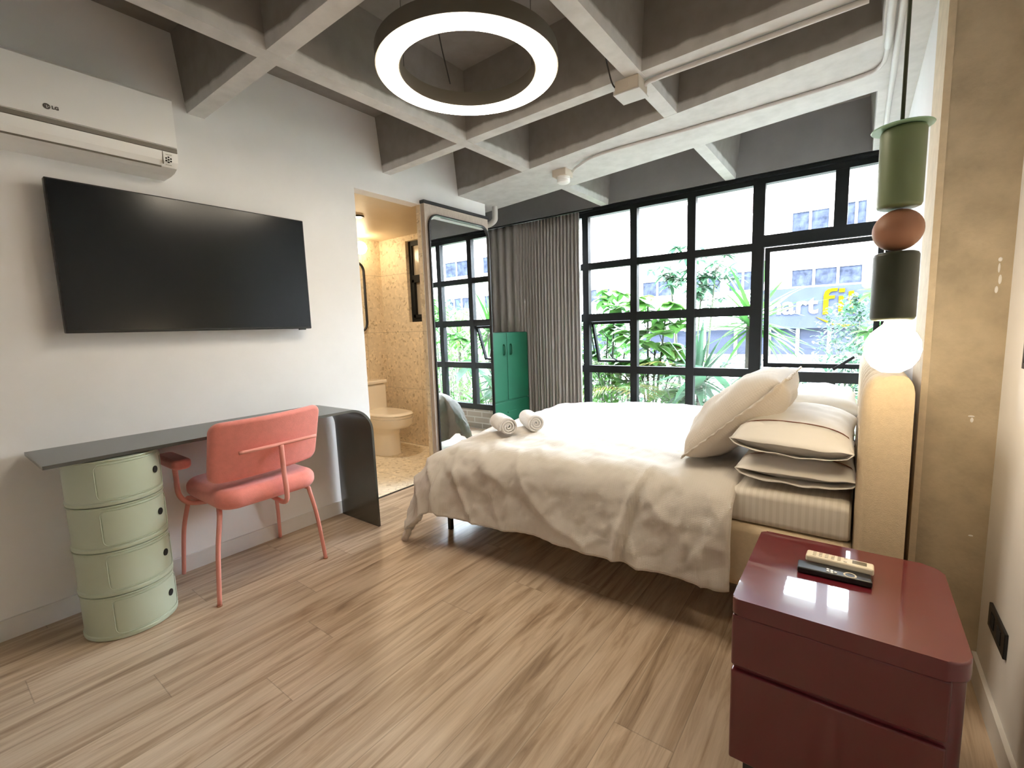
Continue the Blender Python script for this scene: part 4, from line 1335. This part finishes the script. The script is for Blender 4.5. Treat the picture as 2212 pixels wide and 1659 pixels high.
# leaning seersucker cushion with flange
cc = Vector((-.385, 2.20, .808)); rc = RY(-43)
t = thing('cushion', 'cream seersucker cushion with a ruffled border leaning on the white pillows', 'cushion', (-.40, 2.20, .64))
pillow_mesh('cushion_body', cc, .235, .27, .115, rc, M['cushion'], t, seed=7, pinch=.06, wr=.016)
bm = bmesh.new()
uvl = bm.loops.layers.uv.new('UVMap')
Pi = rrect(-.225, .225, -.26, .26, .03, 4)
def dens(P, n=160):
    L_ = [0]
    for i in range(len(P)):
        L_.append(L_[-1] + math.dist(P[i], P[(i + 1) % len(P)]))
    out = []
    for k in range(n):
        s = L_[-1] * k / n
        i = max(j for j in range(len(P)) if L_[j] <= s)
        f_ = (s - L_[i]) / max(1e-9, L_[i + 1] - L_[i])
        a, b_ = P[i], P[(i + 1) % len(P)]
        out.append((a[0] + (b_[0] - a[0]) * f_, a[1] + (b_[1] - a[1]) * f_))
    return out
I_ = dens(Pi)
n = len(I_)
rings = []
for q in range(4):
    k = q / 3
    ring = []
    for i, (x, y) in enumerate(I_):
        sc_ = 1 + .15 * k
        z = k * (.0035 * math.sin(i * 1.9) + .008 * noise.noise(Vector((x * 9, y * 9, 3))))
        ring.append(bm.verts.new(Matrix.Translation(cc) @ rc @ Vector((x * sc_, y * sc_ * .995, z))))
    rings.append(ring)
for q in range(3):
    for i in range(n):
        f = bm.faces.new([rings[q][i], rings[q][(i + 1) % n], rings[q + 1][(i + 1) % n], rings[q + 1][i]])
me = bpy.data.meshes.new('border'); bm.to_mesh(me); bm.free()
ob = link('border', me, M['cushion'], t, smooth=True)
md = ob.modifiers.new('thickness', 'SOLIDIFY'); md.thickness = .005; md.offset = 0

# rolled towels
def towel(a, b_, r, label, seed):
    a, b_ = Vector(a), Vector(b_)
    ax = (b_ - a).normalized(); side = ax.cross(Vector((0, 0, 1))).normalized(); upv = side.cross(ax)
    bm = bmesh.new()
    turns, N_ = 3.4, 130
    rows_ = 14
    V = []
    Ln = (b_ - a).length
    for k in range(rows_ + 1):
        s = k / rows_
        row = []
        for i in range(N_ + 1):
            th = 2 * math.pi * turns * i / N_
            rr = .006 + (r - .006) * (i / N_)
            rr += .0018 * noise.noise(Vector((th * .9, s * 5, seed)))
            ov = .006 * (1 - i / N_) * (1 if s < .5 else -1) * (abs(s - .5) * 2) ** 4
            endround = .004 * (abs(s - .5) * 2) ** 8
            p = a + ax * (Ln * s + ov) + side * math.cos(th + seed) * (rr - endround) + upv * (math.sin(th + seed) * (rr - endround) * .95)
            row.append(bm.verts.new(p))
        V.append(row)
    for k in range(rows_):
        for i in range(N_):
            bm.faces.new([V[k][i], V[k][i + 1], V[k + 1][i + 1], V[k + 1][i]])
    me = bpy.data.meshes.new('towel'); bm.to_mesh(me); bm.free()
    o = link('rolled_towel', me, M['towel'], None, smooth=True)
    md = o.modifiers.new('thickness', 'SOLIDIFY'); md.thickness = .011; md.offset = 0
    return tag(o, label, 'towel', 'rolled towels at the foot of the bed')
towel((-1.575, 2.050, .640), (-1.78, 2.215, .628), .055, 'white rolled towel at the bed foot, nearer the bathroom doorway', 1.0)
towel((-1.475, 2.185, .645), (-1.67, 2.365, .638), .053, 'white rolled towel at the bed foot, nearer the pillows', 2.3)

# ------------------------------------------------------------------ nightstand
NX0, NX1, NY0, NY1 = -.213, .208, 1.136, 1.578
t = thing('nightstand', 'glossy burgundy two drawer nightstand beside the bed', 'nightstand', (-.005, 1.43, 0))
def rprism(x0, x1, y0, y1, z0, z1, rr, rl, bev=.005):
    """plan rounded more on the right side"""
    pts = []
    for cx_, cy_, s, r_ in ((x1 - rr, y1 - rr, 0, rr), (x0 + rl, y1 - rl, 90, rl), (x0 + rl, y0 + rl, 180, rl), (x1 - rr, y0 + rr, 270, rr)):
        for q in range(9):
            a = math.radians(s + 90 * q / 8)
            pts.append((cx_ + r_ * math.cos(a), cy_ + r_ * math.sin(a)))
    b_ = bmesh.new(); prism(b_, pts, 2, z0, z1)
    es = [e for e in b_.edges if abs(e.verts[0].co.z - e.verts[1].co.z) < 1e-6]
    bmesh.ops.bevel(b_, geom=es, offset=bev, segments=3, profile=.5, affect='EDGES')
    return b_
obj('top', rprism(NX0, NX1, NY0, NY1, .498, .540, .04, .014, .005), M['burgundy'], t, smooth=True, angle=50)
obj('body', rprism(NX0 + .004, NX1 - .004, NY0 + .012, NY1 - .002, .11, .4985, .036, .008, .002), M['burgundy'], t, smooth=True, angle=50)
for za, zb in ((.366, .4975), (.112, .353)):
    b_ = bmesh.new(); box(b_, NX0 + .001, NX1 - .030, NY0 + .001, NY0 + .03, za, zb)
    es = [e for e in b_.edges]
    bmesh.ops.bevel(b_, geom=es, offset=.005, segments=3, profile=.5, affect='EDGES')
    obj('drawer', b_, M['burgundy'], t, smooth=True, angle=50)
bm = B(); box(bm, NX0 + .03, NX1 - .03, NY0 + .03, NY1 - .02, 0, .112); obj('plinth', bm, M['black'], t)

# remotes
t = thing('remote_control', 'black television remote control lying on the burgundy nightstand under the cream one', 'remote control', (-.02, 1.373, .54))
rot = RZ(2.5)
def local(bm, c, r=0, tilt=0):
    bm.transform(Matrix.Translation(c) @ RZ(r) @ RX(tilt)); return bm
c = (-.021, 1.376, .5415)
bm = B(); rbox(bm, -.078, .078, -.023, .023, 0, .015, .003, 2); obj('casing', local(bm, c, 3), M['black'], t)
bm = B()
for i, (x, y) in enumerate([(-.012, -.012), (-.012, -.002), (-.004, -.016), (-.004, -.006), (.004, -.012)]):
    t2 = bmesh.new(); bmesh.ops.create_cone(t2, cap_ends=True, segments=12, radius1=.0036, radius2=.003, depth=.002); merge(bm, t2, Matrix.Translation((x, y, .016)))
obj('buttons', local(bm, c, 3), M['white_plastic'], t)
bm = B(); lathe(bm, [(.010, 0), (.012, .0015), (.014, 0)], (.034, -.008, .0152), 24); obj('navigation_ring', local(bm, c, 3), M['remote_key'], t)
t = thing('remote_control', 'cream air conditioner remote control with small screen resting on the black one', 'remote control', (-.011, 1.428, .54))
c = (-.011, 1.424, .5505)
bm = B(); rbox(bm, -.073, .073, -.025, .025, 0, .018, .005, 3); obj('casing', local(bm, c, -1, -7), M['remote_white'], t, smooth=True, angle=40)
bm = B(); box(bm, .028, .058, -.013, .013, .018, .0186); obj('display', local(bm, c, -1, -7), M['lcd'], t)
bm = B()
for i in range(6):
    for j in range(3):
        if i == 5 and j == 1: continue
        rbox(bm, -.058 + i * .0135, -.050 + i * .0135, -.017 + j * .013, -.010 + j * .013, .0178, .0195, .001, 1)
obj('keypad', local(bm, c, -1, -7), M['remote_key'], t)

# outlet and picture at the right wall
t = thing('wall_outlet', 'black power outlet plate low on the right wall behind the nightstand', 'outlet', (XR, 1.80, .25))
bm = B(); rbox(bm, XR - .008, XR, 1.705, 1.888, .262, .335, .002, 2); obj('plate', bm, M['black'], t)
for y in (1.76, 1.835):
    bm = B(); box(bm, XR - .0095, XR - .008, y - .02, y + .02, .28, .32); obj('socket', bm, M['dark_hole'], t)
t = thing('wall_frame', 'dark framed panel at eye height on the right wall, cut by the picture edge', 'picture frame', (XR, 1.6, 1.05))
bm = B()
box(bm, XR - .008, XR, 1.35, 1.80, 1.050, 1.065); box(bm, XR - .008, XR, 1.35, 1.80, 1.175, 1.19); box(bm, XR - .008, XR, 1.787, 1.80, 1.065, 1.175); box(bm, XR - .008, XR, 1.35, 1.363, 1.065, 1.175); obj('frame', bm, M['black'], t)
bm = B(); box(bm, XR - .004, XR - .001, 1.363, 1.787, 1.065, 1.175); obj('panel', bm, M['tv'], t)
# ------------------------------------------------------------------ outside: ground, building, sign
bm = B(); box(bm, -30, 40, YW + .10, 13.0, -1.2, -.95); struct('ground_1', bm, M['soil'])
bm = B(); box(bm, -30, 40, 13.0, 40, -1.25, -1.15); struct('ground_2', bm, M['asphalt'])
FY = 24.0
bld = thing('office_building', 'long brick building across the street with bands of windows', 'building', (2, FY + 3, -1.15))
bm = B(); box(bm, -22, 40, FY, FY + 6, -1.15, 8.0); obj('facade_wall', bm, M['facade'], bld)
bm = B(); box(bm, -22, 40, FY - .9, FY, 7.75, 8.1); box(bm, -22, 40, FY - .35, FY, 7.1, 7.25); obj('cornice', bm, M['facade_white'], bld)
bm = B(); box(bm, -9.0, -3.3, FY - .05, FY, 6.05, 6.9); obj('brick_panel', bm, M['facade_red'], bld)
def far_window(x0, x1, z0, z1, n):
    b_ = B(); w_ = (x1 - x0) / n
    for i in range(n + 1):
        box(b_, x0 + i * w_ - .05, x0 + i * w_ + .05, FY - .08, FY, z0, z1)
    box(b_, x0 - .05, x1 + .05, FY - .08, FY, z1, z1 + .08); box(b_, x0 - .05, x1 + .05, FY - .12, FY, z0 - .1, z0)
    fr = obj('window', b_, M['win_frame'], bld)
    b_ = B()
    for i in range(n): box(b_, x0 + i * w_ + .05, x0 + (i + 1) * w_ - .05, FY - .03, FY - .01, z0, z1)
    obj('pane', b_, M['win_dark'], fr)
far_window(-2.46, 0.09, 2.62, 3.32, 3)
far_window(-2.52, -1.12, 4.85, 5.75, 2); far_window(-.62, .12, 4.95, 5.85, 2)
far_window(-6.6, -5.3, 2.62, 3.35, 2); far_window(-5.0, -3.75, 2.62, 3.45, 2); far_window(-9.2, -7.6, 2.62, 3.35, 2); far_window(-12.5, -11.0, 2.4, 3.2, 2)
for x in (2.2, 5.5, 9.0, 12.5, 16.0, 19.5, 23.0):
    far_window(x, x + 2.2, 4.9, 5.9, 2); far_window(x, x + 2.2, 2.6, 3.4, 3)
bm = B(); box(bm, -16, -3.6, FY - .5, FY - .3, 1.0, 2.5); box(bm, -16, 4, FY - 1.6, FY - 1.4, -1.1, -.35); obj('perforated_parapet', bm, M['perforated'], bld)
bm = B(); box(bm, -16, 12, FY - .12, FY - .02, -.35, .80); obj('roller_shutter', bm, M['shutter'], bld)
for x in (-8.8, -7.4, -6.0, -4.6, -3.2, -2.1, -.95, .4, 1.8):
    bm = B(); box(bm, x - .07, x + .07, FY - .2, FY - .02, -.35, .80); obj('pilaster', bm, M['win_frame'], bld)
sg = thing('shop_sign', 'dark, haze-tinted shop sign with white and yellow lettering across the street', 'sign', (-1.0, FY - .4, .8))
bm = B(); box(bm, -3.8, 2.6, FY - .45, FY - .1, .80, 2.53); obj('sign_board', bm, M['sign'], sg)
def put_text(txt, x0, x1, z0, z1, m, name, emb):
    b_ = text_bm(txt, 1.0, .03, emb)
    xs = [v.co.x for v in b_.verts]; ys = [v.co.y for v in b_.verts]
    sx_, sz_ = (x1 - x0) / (max(xs) - min(xs)), (z1 - z0) / (max(ys) - min(ys))
    b_.transform(Matrix(((sx_, 0, 0, x0 - min(xs) * sx_), (0, 0, -1, FY - .49), (0, sz_, 0, z0 - min(ys) * sz_), (0, 0, 0, 1))))
    return obj(name, b_, m, sg)
put_text('smart', -3.98, -1.37, 1.42, 2.08, M['sign_white'], 'white_letters', .022)
bm = B()
ys0, ys1 = FY - .52, FY - .45
hook = [(-1.21, 1.36), (-1.02, 1.36), (-1.02, 2.0), (-.82, 2.0), (-.80, 2.13), (-1.02, 2.13), (-1.01, 2.22), (-.96, 2.28), (-.88, 2.30), (-.74, 2.30), (-.72, 2.43), (-.92, 2.43), (-1.06, 2.40), (-1.16, 2.31), (-1.20, 2.16)]
prism(bm, hook, 1, ys0, ys1)
box(bm, -.68, -.50, ys0, ys1, 1.36, 2.10); box(bm, -.68, -.48, ys0, ys1, 2.24, 2.40)
prism(bm, [(-.36, 1.50), (-.28, 1.38), (-.08, 1.36), (-.06, 1.48), (-.17, 1.52), (-.18, 2.02), (-.05, 2.02), (-.03, 2.15), (-.18, 2.15), (-.18, 2.29), (-.36, 2.26)], 1, ys0, ys1)
obj('yellow_letters', bm, M['sign_yellow'], sg)
bm = B()
A = [(-1.45 + 1.5 * k / 16, 1.28 - .36 * math.sin(math.pi * min(1, k / 16 * .62))) for k in range(17)]
C = [(x, z - .11 * math.sin(math.pi * (k + .3) / 17)) for k, (x, z) in enumerate(A)]
prism(bm, A + C[::-1], 1, FY - .50, FY - .45); obj('smile_swoosh', bm, M['sign_yellow'], sg)
# roof overhang of this building
bm = B(); box(bm, -6, 3, YW + .10, YW + .26, 2.29, 2.4); struct('roof_overhang', bm, M['facade_white'])

# ------------------------------------------------------------------ plants
def leaf(bm, base, d, L_, w, droop=.3, seg=5, fold=.15, shape=0, upv=Vector((0, 0, 1))):
    d = d.normalized()
    side = d.cross(upv)
    if side.length < .05: side = Vector((1, 0, 0))
    side.normalize()
    nrm = side.cross(d).normalized()
    rows_ = []
    p = Vector(base); cur = d.copy()
    for i in range(seg + 1):
        s = i / seg
        if shape == 0: ww = w * math.sin(math.pi * min(1, s * .92 + .06)) ** .7
        elif shape == 1: ww = w * (min(1, s * 5 + .35)) * (1 - s) ** .55
        else: ww = w * math.sin(math.pi * (s * .9 + .08)) ** .5
        rows_.append([bm.verts.new(p - side * ww / 2 + nrm * fold * ww), bm.verts.new(p), bm.verts.new(p + side * ww / 2 + nrm * fold * ww)])
        cur = (cur + Vector((0, 0, -droop / seg))).normalized()
        p = p + cur * (L_ / seg)
    for i in range(seg):
        for k in range(2):
            bm.faces.new([rows_[i][k], rows_[i][k + 1], rows_[i + 1][k + 1], rows_[i + 1][k]])

def rdir(rng, el0, el1, az=None):
    a = rng.uniform(0, 2 * math.pi) if az is None else az
    e = math.radians(rng.uniform(el0, el1))
    return Vector((math.cos(a) * math.cos(e), math.sin(a) * math.cos(e), math.sin(e)))
GZ = -.95
def umbrella_plant(x, y, tops, label, cat, m, lsize=.17, lw=.45, n=9, seed=0, name='umbrella_tree', clusters=3, group=None, shape=0):
    rng = random.Random(seed)
    t_ = thing(name, label, cat, (x, y, GZ), group)
    b_ = B(); f_ = B()
    for (tx, ty_, tz) in tops:
        mid = Vector(((x + tx) / 2 + rng.uniform(-.08, .08), (y + ty_) / 2, (GZ + tz) / 2))
        tube(b_, spline([(x, y, GZ), mid, (tx, ty_, tz)], 5), .022, 7, taper=.009)
        for c_ in range(clusters):
            dd = rdir(rng, -10, 70)
            st = Vector((tx, ty_, tz - rng.uniform(0, .35)))
            tip = st + dd * rng.uniform(.10, .30) * (lsize / .17)
            tube(b_, [st, tip], .006, 5, taper=.003)
            for k in range(n):
                az = 2 * math.pi * k / n + rng.uniform(-.3, .3)
                leaf(f_, tip, rdir(rng, -25, 30, az), lsize * rng.uniform(.7, 1.15), lsize * lw * rng.uniform(.85, 1.1), rng.uniform(.3, 1.0), shape=shape)
    obj('stem', b_, M['stem'], t_, smooth=True)
    o = obj('foliage', f_, m, t_, smooth=True)
    return t_
def yucca(x, y, heads, label, seed, m, ll=.6, lw=.05, n=46, trunk=.05):
    rng = random.Random(seed)
    t_ = thing('yucca', label, 'plant', (x, y, GZ))
    b_ = B(); f_ = B()
    for (tx, ty_, tz) in heads:
        tube(b_, spline([(x, y, GZ), ((x + tx) / 2 + .05, (y + ty_) / 2, (GZ + tz) / 2), (tx, ty_, tz)], 6), trunk * 1.2, 9, taper=trunk * .7)
        for k in range(n):
            dd = rdir(rng, -35, 85)
            leaf(f_, Vector((tx, ty_, tz - rng.uniform(0, .16))), dd, ll * rng.uniform(.7, 1.1), lw, rng.uniform(.1, .55), seg=4, fold=.2, shape=1)
    obj('trunk', b_, M['bark'], t_, smooth=True)
    obj('foliage', f_, m, t_, smooth=True)
    return t_
def palm(x, y, z, label, seed, m, n=9, L_=.8):
    rng = random.Random(seed)
    t_ = thing('palm', label, 'plant', (x, y, GZ))
    b_ = B(); f_ = B()
    for k in range(n):
        az = 2 * math.pi * k / n + rng.uniform(-.3, .3)
        dd = rdir(rng, 35, 75, az)
        pts = []; p = Vector((x, y, z)); cur = dd.copy()
        for i in range(12):
            pts.append(p.copy()); cur = (cur + Vector((0, 0, -.13))).normalized(); p = p + cur * L_ / 11
        tube(b_, pts, .006, 5, taper=.002)
        for i in range(2, 12):
            tg = (pts[i] - pts[i - 1]).normalized(); sd_ = tg.cross(Vector((0, 0, 1))).normalized()
            for s in (1, -1):
                leaf(f_, pts[i], (sd_ * s + tg * .7 + Vector((0, 0, -.1))), .26 * math.sin(math.pi * i / 12.5) + .05, .018, .25, seg=3, fold=.1)
                leaf(f_, (pts[i] + pts[i - 1]) / 2, (sd_ * s + tg * .7 + Vector((0, 0, -.1))), .26 * math.sin(math.pi * i / 12.5) + .05, .018, .25, seg=3, fold=.1)
    tube(b_, [(x, y, GZ), (x, y, z)], .03, 8, taper=.02)
    obj('stem', b_, M['stem'], t_, smooth=True)
    obj('foliage', f_, m, t_, smooth=True)
    return t_
def shrub(x, y, z0, h_, r, label, seed, m, n=420, ls=.10, name='shrub', lw=.45, group=None):
    rng = random.Random(seed)
    t_ = thing(name, label, 'plant', (x, y, z0), group)
    b_ = B(); f_ = B()
    for k in range(7):
        a = rdir(rng, 45, 88)
        tube(b_, [(x + rng.uniform(-.1, .1) * r, y, z0), Vector((x, y, z0)) + Vector((a.x * r * .8, a.y * r * .8, a.z * h_ * .85))], .014, 6, taper=.006)
    for k in range(n):
        a = rdir(rng, -90, 90); q = rng.random() ** .4
        p = Vector((x + a.x * r * q, y + a.y * r * q, z0 + h_ * .55 + a.z * h_ * .45 * q))
        leaf(f_, p, rdir(rng, -40, 60), ls * rng.uniform(.7, 1.2), ls * lw, rng.uniform(.1, .8), seg=3)
    obj('stem', b_, M['bark'], t_, smooth=True)
    obj('foliage', f_, m, t_, smooth=True)
    return t_
# beside the window, left to right as seen from the bed
umbrella_plant(-2.55, 5.5, [(-2.48, 5.5, 1.46), (-2.75, 5.35, 1.22), (-2.25, 5.6, 1.38), (-2.55, 5.45, 1.05), (-2.3, 5.4, .85), (-2.7, 5.5, .8), (-2.45, 5.3, .6)], 'broad leaved umbrella tree with thick round leaves behind the awning window', 'plant', M['leafA'], .21, .62, 8, 11, clusters=4)
umbrella_plant(-1.95, 5.3, [(-1.97, 5.3, 1.46), (-1.80, 5.4, 1.25), (-2.10, 5.25, 1.15), (-1.85, 5.2, .9), (-2.05, 5.3, .75), (-1.75, 5.4, .6)], 'umbrella tree with big drooping oval leaves beside the second mullion', 'plant', M['leafB'], .23, .66, 8, 12, clusters=4)
umbrella_plant(-1.75, 6.1, [(-1.68, 6.1, 2.05), (-1.95, 6.0, 1.88), (-1.42, 6.15, 1.95), (-1.60, 6.2, 1.72)], 'tall slender umbrella tree with narrow pointed leaves reaching the top row of panes', 'plant', M['leafC'], .17, .30, 11, 13, clusters=9)
palm(-2.05, 5.2, .35, 'golden feather palm with yellow fronds in the lower middle panes', 14, M['leafD'], 9, .78)
palm(-1.55, 5.0, .15, 'green feather palm low against the panes right of the golden palm', 24, M['leafA'], 8, .75)
yucca(-1.02, 5.5, [(-.90, 5.5, 1.24)], 'yucca with thick bare trunk and long sword leaves before the sign', 15, M['leafA'], .78, .060, 64, .085)
yucca(-1.42, 5.15, [(-1.35, 5.15, .62)], 'low yucca with wide arching blades beneath the thick trunked one', 25, M['leafC'], .62, .09, 34, .04)
yucca(-.72, 5.4, [(-.70, 5.4, .12)], 'bright yucca rosette showing under the wide open window', 16, M['leafB'], .66, .10, 26, .05)
umbrella_plant(-1.20, 4.95, [(-1.25, 4.95, .18), (-1.0, 5.0, .22), (-1.45, 4.9, .10)], 'broad banana like leaves low behind the leaning cushion', 'plant', M['leafC'], .46, .30, 7, 17, name='leafy_plant', clusters=2)
shrub(-2.7, 5.1, GZ, 1.75, .55, 'dense light green shrub filling the lowest panes by the curtain', 18, M['leafB'], 1100, .11)
shrub(-1.9, 6.6, GZ, 1.85, .8, 'dark green shrub deep in the garden behind the palms', 19, M['leafC'], 1100, .13)
shrub(-3.0, 6.5, GZ, 2.3, .75, 'mid green shrub standing behind the broad leaved umbrella tree', 29, M['leafA'], 1300, .14)
shrub(-3.6, 5.6, GZ, 2.3, .8, 'large shrub hidden mostly by the drawn curtain', 20, M['leafA'], 600, .13)
shrub(-.05, 12.2, GZ, 2.65, .75, 'small leaved street tree covering the end of the shop sign', 21, M['leafE'], 1500, .13, name='street_tree')
shrub(.35, 11.2, GZ, 1.75, 1.0, 'rounded bush at the foot of the street tree', 22, M['leafE'], 1100, .13)
shrub(-1.0, 11.4, GZ, 1.05, .7, 'low pale bush by the street below the shop sign', 23, M['leafE'], 700, .11)
# right of the window, seen in the tall mirror
umbrella_plant(.55, 5.8, [(.5, 5.8, 1.7), (.75, 5.9, 1.45), (.25, 5.7, 1.2), (.6, 5.6, .8)], 'umbrella tree visible only as a reflection in the tall mirror', 'plant', M['leafA'], .24, .45, 9, 31, clusters=4)
yucca(.95, 6.8, [(1.0, 6.8, 1.1)], 'spiky pale yucca visible only as a reflection in the mirror', 32, M['leafB'], .7, .06, 46, .05)
yucca(1.1, 6.2, [(1.1, 6.2, 1.3)], 'tall dark yucca at the left edge of the mirror reflection', 33, M['leafA'], .75, .06, 46, .06)
shrub(.6, 6.6, GZ, 2.2, .9, 'leafy shrub filling the lower panes in the mirror view', 34, M['leafB'], 700, .14)
shrub(1.9, 7.4, GZ, 2.7, 1.0, 'tall shrub at the far side of the garden in the mirror view', 35, M['leafA'], 700, .15)
shrub(3.4, 8.6, GZ, 3.0, 1.3, 'wide dark bush deep in the mirror view', 36, M['leafC'], 700, .18)

for o in S.objects:
    if '_o' in o.keys():
        del o['_o']
